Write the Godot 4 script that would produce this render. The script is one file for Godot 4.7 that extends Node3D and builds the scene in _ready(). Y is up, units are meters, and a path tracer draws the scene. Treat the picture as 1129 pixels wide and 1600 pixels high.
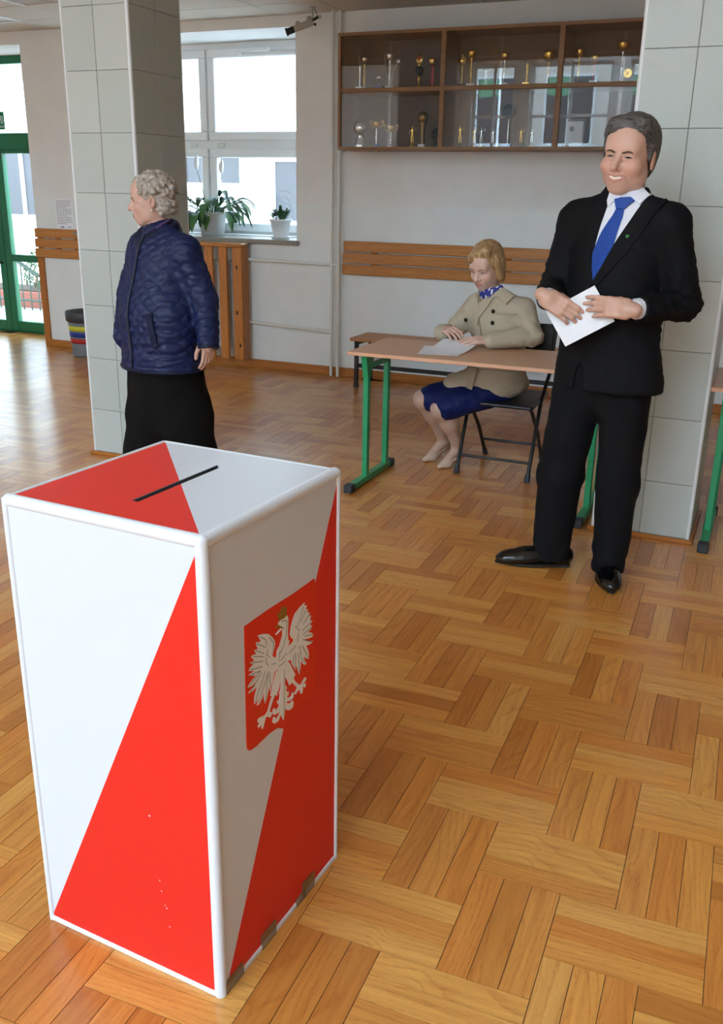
extends Node3D
# A school hall used as a polling place: tiled columns, parquet, trophy case,
# ballot box in front, three people. Units are metres, the back wall runs along x.

const BACK := -7.217      # inner face of the back wall
const NICHE := -7.787     # plane of the window and door frames, set deep in the wall
const CEIL := 2.80
var M := {}
var used := {}
var rng := RandomNumberGenerator.new()

# ------------------------------------------------------------------ mesh builder
class MB:
	var v := PackedVector3Array()
	var n := PackedVector3Array()
	var uv := PackedVector2Array()
	var c := PackedColorArray()
	var ix := PackedInt32Array()
	var col := Color(1, 1, 1)

	func vert(p: Vector3, nn: Vector3, u := Vector2.ZERO) -> int:
		v.append(p); n.append(nn); uv.append(u); c.append(col)
		return v.size() - 1

	# convex polygon, counter-clockwise seen from outside
	func poly(p: Array, uvs := []) -> void:
		var nn: Vector3 = (p[1] - p[0]).cross(p[2] - p[0])
		if nn.length_squared() < 1e-16 and p.size() > 3:
			nn = (p[2] - p[0]).cross(p[3] - p[0])
		nn = nn.normalized()
		var b := v.size()
		for i in p.size():
			vert(p[i], nn, uvs[i] if uvs.size() > i else Vector2(p[i].x + p[i].z * 0.7, p[i].y + p[i].z * 0.3))
		for i in range(1, p.size() - 1):
			ix.append(b); ix.append(b + i + 1); ix.append(b + i)

	func quad(a: Vector3, b: Vector3, cc: Vector3, d: Vector3) -> void:
		poly([a, b, cc, d])

	func box(ce: Vector3, s: Vector3, bs := Basis.IDENTITY, bev := 0.0) -> MB:
		var h := s * 0.5
		bev = minf(bev, minf(h.x, minf(h.y, h.z)) * 0.95)
		for ax in 3:
			for sg in [-1.0, 1.0]:
				var a2 := (ax + 1) % 3
				var a3 := (ax + 2) % 3
				var pts := []
				var us := []
				for q in [[-1, -1], [1, -1], [1, 1], [-1, 1]]:
					var p := Vector3.ZERO
					p[ax] = sg * h[ax]
					p[a2] = q[0] * (h[a2] - bev) * sg
					p[a3] = q[1] * (h[a3] - bev)
					pts.append(ce + bs * p)
					var lu := Vector2(p.x, p.y)
					if ax == 0: lu = Vector2(p.z, p.y)
					elif ax == 1: lu = Vector2(p.x, p.z)
					us.append(lu)
				poly(pts, us)
		if bev > 0.0:
			for ax in 3:
				var a2 := (ax + 1) % 3
				var a3 := (ax + 2) % 3
				for s2 in [-1.0, 1.0]:
					for s3 in [-1.0, 1.0]:
						var pts := []
						for q in [[-1, 0], [1, 0], [1, 1], [-1, 1]]:
							var p := Vector3.ZERO
							p[ax] = q[0] * (h[ax] - bev)
							if q[1] == 0:
								p[a2] = s2 * h[a2]; p[a3] = s3 * (h[a3] - bev)
							else:
								p[a2] = s2 * (h[a2] - bev); p[a3] = s3 * h[a3]
							pts.append(ce + bs * p)
						if s2 * s3 < 0: pts.reverse()
						poly(pts)
			for sx in [-1.0, 1.0]:
				for sy in [-1.0, 1.0]:
					for sz in [-1.0, 1.0]:
						var pts := [ce + bs * Vector3(sx * h.x, sy * (h.y - bev), sz * (h.z - bev)), ce + bs * Vector3(sx * (h.x - bev), sy * h.y, sz * (h.z - bev)), ce + bs * Vector3(sx * (h.x - bev), sy * (h.y - bev), sz * h.z)]
						if sx * sy * sz < 0: pts.reverse()
						poly(pts)
		return self

	# box from corner to corner
	func bb(a: Vector3, b: Vector3, bev := 0.0) -> MB:
		return box((a + b) * 0.5, (b - a).abs(), Basis.IDENTITY, bev)

	# bar of rectangular section from a to b
	func bar(a: Vector3, b: Vector3, w: float, t: float, up := Vector3.UP, bev := 0.0) -> MB:
		var z := (b - a).normalized()
		var x := up.cross(z)
		if x.length() < 1e-4: x = Vector3.RIGHT.cross(z)
		x = x.normalized()
		return box((a + b) * 0.5, Vector3(w, t, a.distance_to(b)), Basis(x, z.cross(x), z), bev)

	func tube(pts: Array, r, sides := 10, caps := true) -> MB:
		var m := pts.size()
		var ref := Vector3.UP
		var d0: Vector3 = (pts[1] - pts[0]).normalized()
		if absf(d0.dot(ref)) > 0.9: ref = Vector3.RIGHT
		var x := (ref - d0 * ref.dot(d0)).normalized()
		var base := v.size()
		for i in m:
			var d: Vector3
			if i == 0: d = pts[1] - pts[0]
			elif i == m - 1: d = pts[m - 1] - pts[m - 2]
			else: d = (pts[i + 1] - pts[i]).normalized() + (pts[i] - pts[i - 1]).normalized()
			d = d.normalized()
			x = (x - d * x.dot(d)).normalized()
			var y := d.cross(x)
			var rr: float = r[i] if r is Array else r
			for k in sides + 1:
				var a := TAU * k / sides
				var nn := x * cos(a) + y * sin(a)
				vert(pts[i] + nn * rr, nn, Vector2(float(k) / sides, float(i)))
		var w := sides + 1
		for i in m - 1:
			for k in sides:
				var p := base + i * w + k
				ix.append_array([p, p + w, p + 1, p + 1, p + w, p + w + 1])
		if caps:
			for e in 2:
				var i := 0 if e == 0 else m - 1
				var ring := []
				for k in sides: ring.append(v[base + i * w + k])
				if e == 0: ring.reverse()
				poly(ring)
		return self

	# profile of (radius, height) points, bottom to top, turned about y of xf
	func lathe(prof: Array, sides := 20, xf := Transform3D.IDENTITY, smooth := true) -> MB:
		var base := v.size()
		var m := prof.size()
		for i in m:
			var t: Vector2
			if i == 0: t = prof[1] - prof[0]
			elif i == m - 1: t = prof[m - 1] - prof[m - 2]
			else: t = (prof[i + 1] - prof[i]).normalized() + (prof[i] - prof[i - 1]).normalized()
			var nr := Vector2(t.y, -t.x).normalized()
			for k in sides + 1:
				var a := TAU * k / sides
				var p := Vector3(cos(a) * prof[i].x, prof[i].y, sin(a) * prof[i].x)
				var nn := Vector3(cos(a) * nr.x, nr.y, sin(a) * nr.x)
				vert(xf * p, (xf.basis * nn).normalized(), Vector2(float(k) / sides, prof[i].y))
		var w := sides + 1
		for i in m - 1:
			for k in sides:
				var p := base + i * w + k
				ix.append_array([p, p + 1, p + w, p + 1, p + w + 1, p + w])
		return self

	# polygon in the xy plane of xf, extruded from z = 0 to depth
	func prism(pg: PackedVector2Array, depth: float, xf := Transform3D.IDENTITY) -> MB:
		if Geometry2D.is_polygon_clockwise(pg):
			pg = pg.duplicate(); pg.reverse()
		var t := Geometry2D.triangulate_polygon(pg)
		for side in 2:
			var nn := (xf.basis * Vector3(0, 0, 1.0 if side else -1.0)).normalized()
			var b := v.size()
			for p in pg: vert(xf * Vector3(p.x, p.y, depth if side else 0.0), nn, p)
			for i in range(0, t.size(), 3):
				var q := [t[i], t[i + 1], t[i + 2]]
				var ccw := (pg[q[1]] - pg[q[0]]).cross(pg[q[2]] - pg[q[0]]) > 0
				if ccw == (side == 1): ix.append_array([b + q[0], b + q[2], b + q[1]])
				else: ix.append_array([b + q[0], b + q[1], b + q[2]])
		for i in pg.size():
			var a := pg[i]
			var e := pg[(i + 1) % pg.size()]
			quad(xf * Vector3(a.x, a.y, 0), xf * Vector3(e.x, e.y, 0), xf * Vector3(e.x, e.y, depth), xf * Vector3(a.x, a.y, depth))
		return self

	func sphere(ce: Vector3, r: Vector3, sides := 14, rings := 8, bs := Basis.IDENTITY) -> MB:
		var pr := []
		for i in rings + 1:
			var a := -PI / 2 + PI * i / rings
			pr.append(Vector2(maxf(cos(a), 0.001), sin(a)))
		return lathe(pr, sides, Transform3D(bs * Basis.from_scale(r), ce))

	func mesh() -> ArrayMesh:
		var a := []
		a.resize(Mesh.ARRAY_MAX)
		a[Mesh.ARRAY_VERTEX] = v; a[Mesh.ARRAY_NORMAL] = n; a[Mesh.ARRAY_TEX_UV] = uv
		a[Mesh.ARRAY_COLOR] = c; a[Mesh.ARRAY_INDEX] = ix
		var am := ArrayMesh.new()
		am.add_surface_from_arrays(Mesh.PRIMITIVE_TRIANGLES, a)
		return am

# ------------------------------------------------------------------ scene tree helpers
func numbered(called: String) -> String:
	var k: int = used.get(called, 0)
	used[called] = k + 1
	return called if k == 0 else "%s_%03d" % [called, k]

func tag(o: Node, label: String, category: String, group := "", kind := "") -> Node:
	if label: o.set_meta("label", label)
	if category: o.set_meta("category", category)
	if group: o.set_meta("group", group)
	if kind: o.set_meta("kind", kind)
	return o

func thing(called: String, label: String, category: String, at := Vector3.ZERO, turn := 0.0, group := "") -> Node3D:
	var o := Node3D.new()
	o.name = numbered(called)
	add_child(o)
	o.position = at
	o.rotation.y = turn
	tag(o, label, category, group)
	return o

func struct(called: String, label: String, category: String, at := Vector3.ZERO) -> Node3D:
	var o := thing(called, label, category, at)
	o.set_meta("kind", "structure")
	return o

func part(parent: Node, called: String, mb, mat: Material) -> MeshInstance3D:
	var o := MeshInstance3D.new()
	o.name = called
	o.mesh = mb.mesh() if mb is MB else mb
	o.material_override = mat
	parent.add_child(o, true)
	return o

func solo(called: String, label: String, category: String, mb, mat: Material, group := "", kind := "") -> MeshInstance3D:
	var o := MeshInstance3D.new()
	o.name = numbered(called)
	o.mesh = mb.mesh() if mb is MB else mb
	o.material_override = mat
	add_child(o)
	tag(o, label, category, group, kind)
	return o

# puts a thing's own origin at its base without moving its parts
func rebase(o: Node3D, at: Vector3) -> void:
	for c in o.get_children(): c.position -= at
	o.position += at

func T(x: float, y: float, z: float) -> Vector3:
	return Vector3(x, y, z)

# ------------------------------------------------------------------ materials
func mat(called: String, c: Color, rough := 0.6, metal := 0.0) -> StandardMaterial3D:
	var m := StandardMaterial3D.new()
	m.resource_name = called
	m.albedo_color = c
	m.roughness = rough
	m.metallic = metal
	M[called] = m
	return m

func rgb(r: float, g: float, b: float) -> Color:
	return Color(r / 255.0, g / 255.0, b / 255.0)

func noise_tex(sd: int, freq: float, lo: Color, hi: Color, size := 256, oct := 4, kind := FastNoiseLite.TYPE_SIMPLEX_SMOOTH) -> ImageTexture:
	var f := FastNoiseLite.new()
	f.seed = sd; f.noise_type = kind; f.frequency = freq; f.fractal_octaves = oct
	var im := f.get_seamless_image(size, size)
	im.convert(Image.FORMAT_RGB8)
	var d := im.get_data()
	for i in range(0, d.size(), 3):
		var t := d[i] / 255.0
		d[i] = int(255 * lerpf(lo.r, hi.r, t)); d[i + 1] = int(255 * lerpf(lo.g, hi.g, t)); d[i + 2] = int(255 * lerpf(lo.b, hi.b, t))
	return ImageTexture.create_from_image(Image.create_from_data(size, size, false, Image.FORMAT_RGB8, d))

func tri(m: StandardMaterial3D, tex: Texture2D, sc: Vector3) -> StandardMaterial3D:
	m.albedo_texture = tex
	m.uv1_triplanar = true
	m.uv1_world_triplanar = true
	m.uv1_scale = sc
	return m

func bump(m: StandardMaterial3D, tex: Texture2D, cm: float) -> StandardMaterial3D:
	m.heightmap_enabled = true
	m.heightmap_texture = tex
	m.heightmap_scale = cm
	return m

# oak: annual rings cut along the plank, pores as fine dashes; u runs along the grain
func wood_tex(sd: int, lo: Color, hi: Color, rings: float, w := 512, h := 256) -> ImageTexture:
	var f := FastNoiseLite.new()
	f.seed = sd; f.noise_type = FastNoiseLite.TYPE_SIMPLEX_SMOOTH; f.frequency = 0.012; f.fractal_octaves = 2
	var big := f.get_seamless_image(w / 8, h / 2)
	big.resize(w, h, Image.INTERPOLATE_CUBIC)
	f.seed = sd + 5; f.frequency = 0.02; f.fractal_octaves = 2
	var fine := f.get_seamless_image(w / 8, h * 2)
	fine.resize(w, h, Image.INTERPOLATE_CUBIC)
	f.seed = sd + 9; f.frequency = 0.25; f.fractal_octaves = 2
	var pore := f.get_seamless_image(w / 8, h)
	pore.resize(w, h, Image.INTERPOLATE_CUBIC)
	big.convert(Image.FORMAT_L8); fine.convert(Image.FORMAT_L8); pore.convert(Image.FORMAT_L8)
	var a := big.get_data()
	var b := fine.get_data()
	var p := pore.get_data()
	var d := PackedByteArray()
	d.resize(w * h * 3)
	for i in w * h:
		var y := float(i / w) / h
		var g := y * rings * 2.0 + a[i] / 255.0 * 4.0
		g = g - floorf(g)
		var late := smoothstep(0.55, 0.95, g) * (1.0 - smoothstep(0.95, 1.0, g))
		var t := 0.68 + 0.32 * (b[i] / 255.0 - 0.5) - 0.17 * late
		if p[i] < 96: t -= 0.10 + 0.14 * late
		t = clampf(t, 0.0, 1.0)
		d[i * 3] = int(255 * lerpf(lo.r, hi.r, t)); d[i * 3 + 1] = int(255 * lerpf(lo.g, hi.g, t)); d[i * 3 + 2] = int(255 * lerpf(lo.b, hi.b, t))
	return ImageTexture.create_from_image(Image.create_from_data(w, h, false, Image.FORMAT_RGB8, d))

# ------------------------------------------------------------------ build
func _ready() -> void:
	rng.seed = 20131
	camera_and_light()
	materials()
	build_floor()
	build_shell()
	build_columns()
	build_outside()
	build_window()
	build_door()
	build_wall_fittings()
	build_ballot_box()
	build_tables()
	build_seats()
	build_trophy_case()
	build_people()

func camera_and_light() -> void:
	var cam := Camera3D.new()
	cam.name = "camera"
	cam.fov = rad_to_deg(2.0 * atan(800.0 / 1452.26))
	cam.near = 0.05
	cam.far = 200.0
	add_child(cam)
	var yaw := 0.40955
	var pitch := 0.33548
	var roll := 0.0175
	var fw := Vector3(-sin(yaw) * cos(pitch), -sin(pitch), -cos(yaw) * cos(pitch))
	var rt := Vector3(cos(yaw), 0, -sin(yaw))
	var up := rt.cross(fw)
	cam.transform = Transform3D(Basis(rt * cos(roll) + up * sin(roll), up * cos(roll) - rt * sin(roll), -fw), Vector3(0, 1.53, 0))
	cam.current = true
	# bright overcast day
	var sm := ProceduralSkyMaterial.new()
	sm.sky_top_color = Color(0.76, 0.89, 1.0)
	sm.sky_horizon_color = Color(0.82, 0.925, 1.0)
	sm.ground_horizon_color = Color(0.55, 0.55, 0.53)
	sm.ground_bottom_color = Color(0.45, 0.45, 0.43)
	sm.sky_curve = 0.3
	sm.energy_multiplier = 1.0
	var sky := Sky.new()
	sky.sky_material = sm
	var env := Environment.new()
	env.background_mode = Environment.BG_SKY
	env.sky = sky
	env.background_energy_multiplier = 6.0
	env.tonemap_mode = Environment.TONE_MAPPER_LINEAR
	env.tonemap_exposure = 2.7
	env.sdfgi_enabled = true
	env.ssao_enabled = true
	env.ssil_enabled = true
	var we := WorldEnvironment.new()
	we.name = "world_environment"
	we.environment = env
	add_child(we)

func materials() -> void:
	var soft := noise_tex(3, 0.02, Color(0.975, 0.975, 0.975), Color(1, 1, 1))
	var grit := noise_tex(4, 0.35, Color(0.4, 0.4, 0.4), Color(0.6, 0.6, 0.6), 256, 3)
	M.soft = soft
	M.grit = grit
	tri(mat("wall_paint", rgb(242, 241, 238), 0.85), soft, Vector3(0.6, 0.6, 0.6))
	tri(mat("dado_paint", rgb(240, 243, 241), 0.38), soft, Vector3(0.6, 0.6, 0.6))
	tri(mat("ceiling_board", rgb(222, 214, 200), 0.9), noise_tex(8, 0.2, Color(0.93, 0.93, 0.93), Color(1, 1, 1), 256, 3), Vector3(2, 2, 2))
	mat("ceiling_dark", rgb(150, 138, 124), 0.9)
	tri(mat("tile", rgb(190, 196, 190), 0.32), noise_tex(12, 0.12, Color(0.955, 0.96, 0.955), Color(1, 1, 1), 256, 5), Vector3(3, 3, 3))
	tri(mat("tile_pale", rgb(196, 201, 195), 0.32), noise_tex(13, 0.12, Color(0.955, 0.96, 0.955), Color(1, 1, 1), 256, 5), Vector3(3, 3, 3))
	tri(mat("panelling", rgb(174, 169, 161), 0.6), soft, Vector3(0.6, 0.6, 0.6))
	mat("grout", rgb(138, 138, 130), 0.9)
	mat("white_plastic", rgb(232, 234, 236), 0.35)
	mat("white_metal", rgb(226, 228, 226), 0.4)
	mat("pipe_paint", rgb(232, 232, 226), 0.4)
	mat("upvc", rgb(236, 238, 238), 0.3)
	mat("lamp_diffuser", rgb(196, 192, 184), 0.5)
	mat("green_frame", rgb(18, 108, 68), 0.35)
	mat("green_leg", rgb(30, 150, 96), 0.35)
	mat("black_metal", rgb(22, 22, 24), 0.35)
	mat("black_plastic", rgb(26, 26, 28), 0.45)
	mat("rubber", rgb(48, 52, 58), 0.7)
	mat("chrome", rgb(210, 212, 214), 0.2, 1.0)
	mat("granite", rgb(206, 198, 188), 0.4)
	tri(M.granite, noise_tex(21, 0.45, Color(0.45, 0.44, 0.42), Color(1, 1, 1), 256, 3), Vector3(6, 6, 6))
	var g := mat("pane", Color(0.95, 0.98, 0.97, 0.06), 0.02)
	g.transparency = BaseMaterial3D.TRANSPARENCY_ALPHA
	var cg := mat("case_glass", Color(0.5, 0.5, 0.5, 0.02), 0.01)
	cg.transparency = BaseMaterial3D.TRANSPARENCY_ALPHA
	# woods
	var oak_lo := rgb(174, 108, 48)
	var oak_hi := rgb(236, 180, 100)
	for k in 3:
		M["oak_tex%d" % k] = wood_tex(31 + k * 7, oak_lo, oak_hi, [5.0, 9.0, 3.0][k])
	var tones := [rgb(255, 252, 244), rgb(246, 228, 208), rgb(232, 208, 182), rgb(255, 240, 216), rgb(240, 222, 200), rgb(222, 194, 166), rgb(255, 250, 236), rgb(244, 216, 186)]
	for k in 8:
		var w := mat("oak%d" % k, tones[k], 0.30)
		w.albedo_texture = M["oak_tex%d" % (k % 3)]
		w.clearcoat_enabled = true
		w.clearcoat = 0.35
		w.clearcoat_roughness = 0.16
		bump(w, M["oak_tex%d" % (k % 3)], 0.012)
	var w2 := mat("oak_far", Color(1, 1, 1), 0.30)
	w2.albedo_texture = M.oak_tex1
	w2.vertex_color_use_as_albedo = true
	w2.clearcoat_enabled = true
	w2.clearcoat = 0.35
	w2.clearcoat_roughness = 0.16
	tri(mat("hall_oak", rgb(240, 222, 198), 0.3), M.oak_tex1, Vector3(1.5, 3.5, 3.5))
	mat("joint_dark", rgb(70, 48, 30), 0.9)
	var pine := wood_tex(77, rgb(158, 92, 36), rgb(214, 146, 70), 4.0)
	var p1 := mat("pine", Color(1, 1, 1), 0.35)
	tri(p1, pine, Vector3(0.9, 3.5, 3.5))
	var p1v := mat("pine_upright", rgb(255, 244, 228), 0.35)
	p1v.albedo_texture = pine
	var p2 := mat("base_wood", rgb(238, 226, 208), 0.35)
	tri(p2, pine, Vector3(0.9, 4.0, 4.0))
	var beech := wood_tex(91, rgb(196, 146, 110), rgb(226, 178, 142), 3.0)
	tri(mat("beech", Color(1, 1, 1), 0.3), beech, Vector3(0.8, 3, 3))
	var cab := wood_tex(101, rgb(120, 82, 46), rgb(156, 112, 68), 6.0)
	tri(mat("case_wood", Color(1, 1, 1), 0.45), cab, Vector3(0.7, 3, 3))
	tri(mat("case_back", rgb(176, 168, 158), 0.6), cab, Vector3(0.7, 3, 3))
	tri(mat("beech_slat", rgb(226, 206, 176), 0.4), beech, Vector3(0.8, 3, 3))
	mat("gold", rgb(226, 186, 92), 0.22, 1.0)
	mat("silver", rgb(214, 214, 210), 0.2, 1.0)
	mat("bronze", rgb(150, 112, 72), 0.35, 0.9)
	mat("black_stone", rgb(24, 22, 22), 0.25)
	mat("white_stone", rgb(226, 224, 216), 0.35)
	mat("blue_enamel", rgb(32, 64, 150), 0.25)
	mat("red_enamel", rgb(176, 36, 36), 0.3)
	mat("paper", rgb(244, 244, 248), 0.8)
	mat("print_grey", rgb(150, 150, 160), 0.8)

# ------------------------------------------------------------------ floor
const STRIP_L := 0.321
const STRIP_W := 0.0657

func plank_mesh(ou: float, ov: float) -> ArrayMesh:
	var mb := MB.new()
	plank_into(mb, Transform3D.IDENTITY, ou, ov)
	return mb.mesh()

# a strip centred on the origin, long in x, top at y = 0
func plank_into(mb: MB, xf: Transform3D, ou: float, ov: float) -> void:
	var a := STRIP_L / 2 - 0.0004
	var b := STRIP_W / 2 - 0.0004
	var e := 0.0005
	var f := func(x: float, y: float, z: float) -> Vector3: return xf * Vector3(x, y, z)
	var u := func(x: float, z: float) -> Vector2: return Vector2(ou + x * 1.55, ov + z * 3.7)
	mb.poly([f.call(-a + e, 0, b - e), f.call(a - e, 0, b - e), f.call(a - e, 0, -b + e), f.call(-a + e, 0, -b + e)], [u.call(-a, b), u.call(a, b), u.call(a, -b), u.call(-a, -b)])
	for s in [[-1, 1, 1, 1], [1, 1, 1, -1], [1, -1, -1, -1], [-1, -1, -1, 1]]:
		var p := [f.call(s[0] * a, -0.004, s[1] * b), f.call(s[2] * a, -0.004, s[3] * b), f.call(s[2] * (a - e), 0, s[3] * (b - e)), f.call(s[0] * (a - e), 0, s[1] * (b - e))]
		mb.poly(p, [u.call(s[0] * a, s[1] * b), u.call(s[2] * a, s[3] * b), u.call(s[2] * a, s[3] * b), u.call(s[0] * a, s[1] * b)])

func build_floor() -> void:
	var fl := struct("floor", "glossy oak parquet laid in three-strip herringbone blocks", "floor")
	part(fl, "screed", MB.new().bb(T(-9.8, -0.2, -8.0), T(6.8, -0.0015, 11.3)), M.joint_dark)
	part(fl, "hall_floor", MB.new().bb(T(-9.5, -0.0012, 4.5), T(4.5, 0.0, 11.0)), M.hall_oak)
	var meshes := []
	for k in 10: meshes.append(plank_mesh(rng.randf(), rng.randf()))
	var turn := Basis(Vector3.UP, 0.0265)
	var W := STRIP_W * 3.0
	var L := STRIP_L
	var near := []
	var far := MB.new()
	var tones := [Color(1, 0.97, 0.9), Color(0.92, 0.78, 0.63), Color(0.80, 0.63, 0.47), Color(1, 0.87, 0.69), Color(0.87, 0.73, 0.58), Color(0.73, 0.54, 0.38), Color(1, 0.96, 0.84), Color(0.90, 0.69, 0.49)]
	var eye := Vector3(0, 1.53, 0)
	var cam: Camera3D = get_node("camera")
	var inv := cam.transform.affine_inverse()
	for k in range(-60, 80):
		for m in range(-34, 34):
			var o := Vector2(k * W + m * L, k * W - m * L)
			for vert in 2:
				for s in 3:
					var ce: Vector2
					if vert == 0: ce = o + Vector2(L / 2, (s + 0.5) * STRIP_W)
					else: ce = o + Vector2((s + 0.5) * STRIP_W, W + L / 2)
					var p := Vector3(-0.459, 0, -1.973) + turn * Vector3(ce.x, 0, ce.y)
					if p.x < -9.55 or p.x > 6.55 or p.z > 4.55 or p.z < -7.78: continue
					if p.z < -7.1 and (p.x < -8.3 or p.x > -6.45) and p.z < -7.27: continue
					var xf := Transform3D(turn * (Basis.IDENTITY if vert == 0 else Basis(Vector3.UP, PI / 2)), p)
					var h := hash(Vector3i(k, m, vert * 3 + s))
					# random wood tone plus directional sheen painted in: one run paler, the other browner
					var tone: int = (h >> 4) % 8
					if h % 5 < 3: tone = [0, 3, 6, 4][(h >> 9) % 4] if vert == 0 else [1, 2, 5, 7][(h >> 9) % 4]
					var q := inv * p
					var sx := 564.5 + 1452.26 * q.x / maxf(-q.z, 0.01)
					var sy := 800.0 - 1452.26 * q.y / maxf(-q.z, 0.01)
					var seen := q.z < -0.3 and sx > -60 and sx < 1190 and sy > 500 and sy < 1660
					if seen and hidden_by_box(p): seen = false
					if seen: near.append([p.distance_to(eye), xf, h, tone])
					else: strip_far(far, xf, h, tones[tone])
	near.sort_custom(func(a, b): return a[0] < b[0])
	for i in near.size():
		if i < 300:
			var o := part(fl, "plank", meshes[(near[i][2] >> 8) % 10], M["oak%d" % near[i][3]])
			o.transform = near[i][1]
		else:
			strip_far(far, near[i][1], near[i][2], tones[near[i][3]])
	part(fl, "planks", far, M.oak_far).set_meta("kind", "stuff")

func strip_far(far: MB, xf: Transform3D, h: int, tone: Color) -> void:
	far.col = tone
	plank_into(far, xf, (h % 97) / 97.0, (h % 53) / 53.0)

func hidden_by_box(p: Vector3) -> bool:
	var eye := Vector3(0, 1.53, 0)
	var d := p - eye
	for i in 12:
		var t := (0.15 + i * 0.075)
		var q := eye + d * t
		if q.x > -1.24 and q.x < -0.8 and q.z > -1.68 and q.z < -1.22 and q.y < 0.95: return true
	return false

# ------------------------------------------------------------------ walls and ceiling
func wall_piece(w: Node3D, x0: float, x1: float, y0: float, y1: float, z0: float, z1: float) -> void:
	var d := 1.395
	if y0 < d:
		part(w, "dado", MB.new().bb(T(x0, y0, z0), T(x1, minf(d, y1), z1)), M.dado_paint)
	if y1 > d:
		part(w, "plaster", MB.new().bb(T(x0, maxf(d, y0), z0), T(x1, y1, z1)), M.wall_paint)

const HALL := 5.0   # ceiling of the taller front half of the hall

func build_shell() -> void:
	var wb := struct("wall_back", "pale back wall with a greyer washable lower half", "wall")
	var z0 := -7.87
	wall_piece(wb, -9.8, -8.25, 0, CEIL, z0, BACK)
	wall_piece(wb, -8.25, -6.555, 2.695, CEIL, z0, BACK)
	wall_piece(wb, -6.555, -6.02, 0, CEIL, z0, BACK)
	wall_piece(wb, -6.02, -3.77, 0, 1.062, z0, BACK)
	wall_piece(wb, -6.02, -3.77, 2.715, CEIL, z0, BACK)
	wall_piece(wb, -3.77, 6.8, 0, CEIL, z0, BACK)
	var wl := struct("wall_left", "pale side wall of the hall beyond the left edge", "wall")
	wall_piece(wl, -9.8, -9.5, 0, HALL, BACK, 11.3)
	var wr := struct("wall_right", "grey panelled side wall beyond the right edge", "wall")
	part(wr, "panelling", MB.new().bb(T(4.5, 0, BACK), T(4.8, HALL, 11.3)), M.panelling)
	# wall behind the photographer, with tall windows
	var wf := struct("wall_front", "pale wall with tall windows behind the photographer", "wall")
	var holes := [[-7.9, -6.8], [-6.4, -4.4], [-4.0, -2.0], [-1.6, 0.4], [0.8, 2.6], [3.0, 4.3]]
	var edges := [-9.8]
	for h in holes: edges.append_array([h[0], h[1]])
	edges.append(6.8)
	for i in range(0, edges.size(), 2):
		wall_piece(wf, edges[i], edges[i + 1], 0, HALL, 11.0, 11.3)
	for h in holes:
		wall_piece(wf, h[0], h[1], 0, 0.55, 11.0, 11.3)
		wall_piece(wf, h[0], h[1], 4.5, HALL, 11.0, 11.3)
	var n := 3
	for h in holes:
		var w := struct("window_%d" % n, "tall white framed window behind the photographer", "window")
		n += 1
		var fr := MB.new()
		for x in [h[0] + 0.035, (h[0] + h[1]) / 2, h[1] - 0.035]: fr.bb(T(x - 0.035, 0.55, 11.14), T(x + 0.035, 4.5, 11.2), 0.006)
		for y in [0.585, 3.3, 4.465]: fr.bb(T(h[0], y - 0.035, 11.135), T(h[1], y + 0.035, 11.205), 0.006)
		part(w, "frame", fr, M.upvc)
		part(w, "pane", MB.new().bb(T(h[0] + 0.07, 0.62, 11.167), T((h[0] + h[1]) / 2 - 0.035, 4.43, 11.173)), M.pane)
		part(w, "pane", MB.new().bb(T((h[0] + h[1]) / 2 + 0.035, 0.62, 11.167), T(h[1] - 0.07, 4.43, 11.173)), M.pane)
	# ceilings: low over the back of the hall, high over the front
	var cl := struct("ceiling", "suspended ceiling of pale beige mineral boards", "ceiling")
	part(cl, "slab", MB.new().bb(T(-9.8, CEIL + 0.02, z0), T(6.8, CEIL + 0.25, -3.9)), M.ceiling_dark)
	part(cl, "bulkhead", MB.new().bb(T(-9.8, CEIL - 0.0, -3.9), T(6.8, HALL + 0.1, -3.7)), M.wall_paint)
	# high hall roof; its long skylight is added, unseen, to give top light
	var sx0 := -5.5
	var sx1 := 0.5
	var sz0 := 2.2
	var sz1 := 10.5
	for q in [[-9.8, 4.8, -3.7, sz0], [-9.8, 4.8, sz1, 11.3], [-9.8, sx0, sz0, sz1], [sx1, 4.8, sz0, sz1]]:
		part(cl, "hall_slab", MB.new().bb(T(q[0], HALL, q[2]), T(q[1], HALL + 0.25, q[3])), M.wall_paint)
	var sl := struct("window_2", "added unseen roof light giving top light, over the hall behind the photographer", "window")
	var bars := MB.new()
	for i in 9:
		var z := lerpf(sz0, sz1, i / 8.0)
		bars.bb(T(sx0, HALL + 0.1, z - 0.03), T(sx1, HALL + 0.2, z + 0.03), 0.004)
	for x in [sx0, (sx0 + sx1) / 2, sx1]: bars.bb(T(x - 0.04, HALL + 0.1, sz0), T(x + 0.04, HALL + 0.2, sz1), 0.004)
	part(sl, "glazing_bars", bars, M.white_metal)
	part(sl, "pane", MB.new().bb(T(sx0, HALL + 0.2, sz0), T(sx1, HALL + 0.206, sz1)), M.pane)
	var rest := MB.new()
	var g := 0.555
	var bm := MB.new().box(Vector3.ZERO, T(g - 0.006, 0.02, g - 0.006), Basis.IDENTITY, 0.004).mesh()
	for i in range(-11, 18):
		for j in range(0, 6):
			var x := -3.343 + g * i + g / 2
			var z := -6.79 + g * j + g / 2
			if (i == -6 and j == 0) or (i == -4 and j == 1): continue
			if i < -8 or i > 4 or j > 4:
				rest.box(T(x, CEIL + 0.01, z), T(g - 0.006, 0.02, g - 0.006))
			else:
				part(cl, "ceiling_board", bm, M.ceiling_board).position = T(x, CEIL + 0.01, z)
	part(cl, "ceiling_boards", rest, M.ceiling_board).set_meta("kind", "stuff")
	# cut row along the wall
	var zr := -6.79
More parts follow.
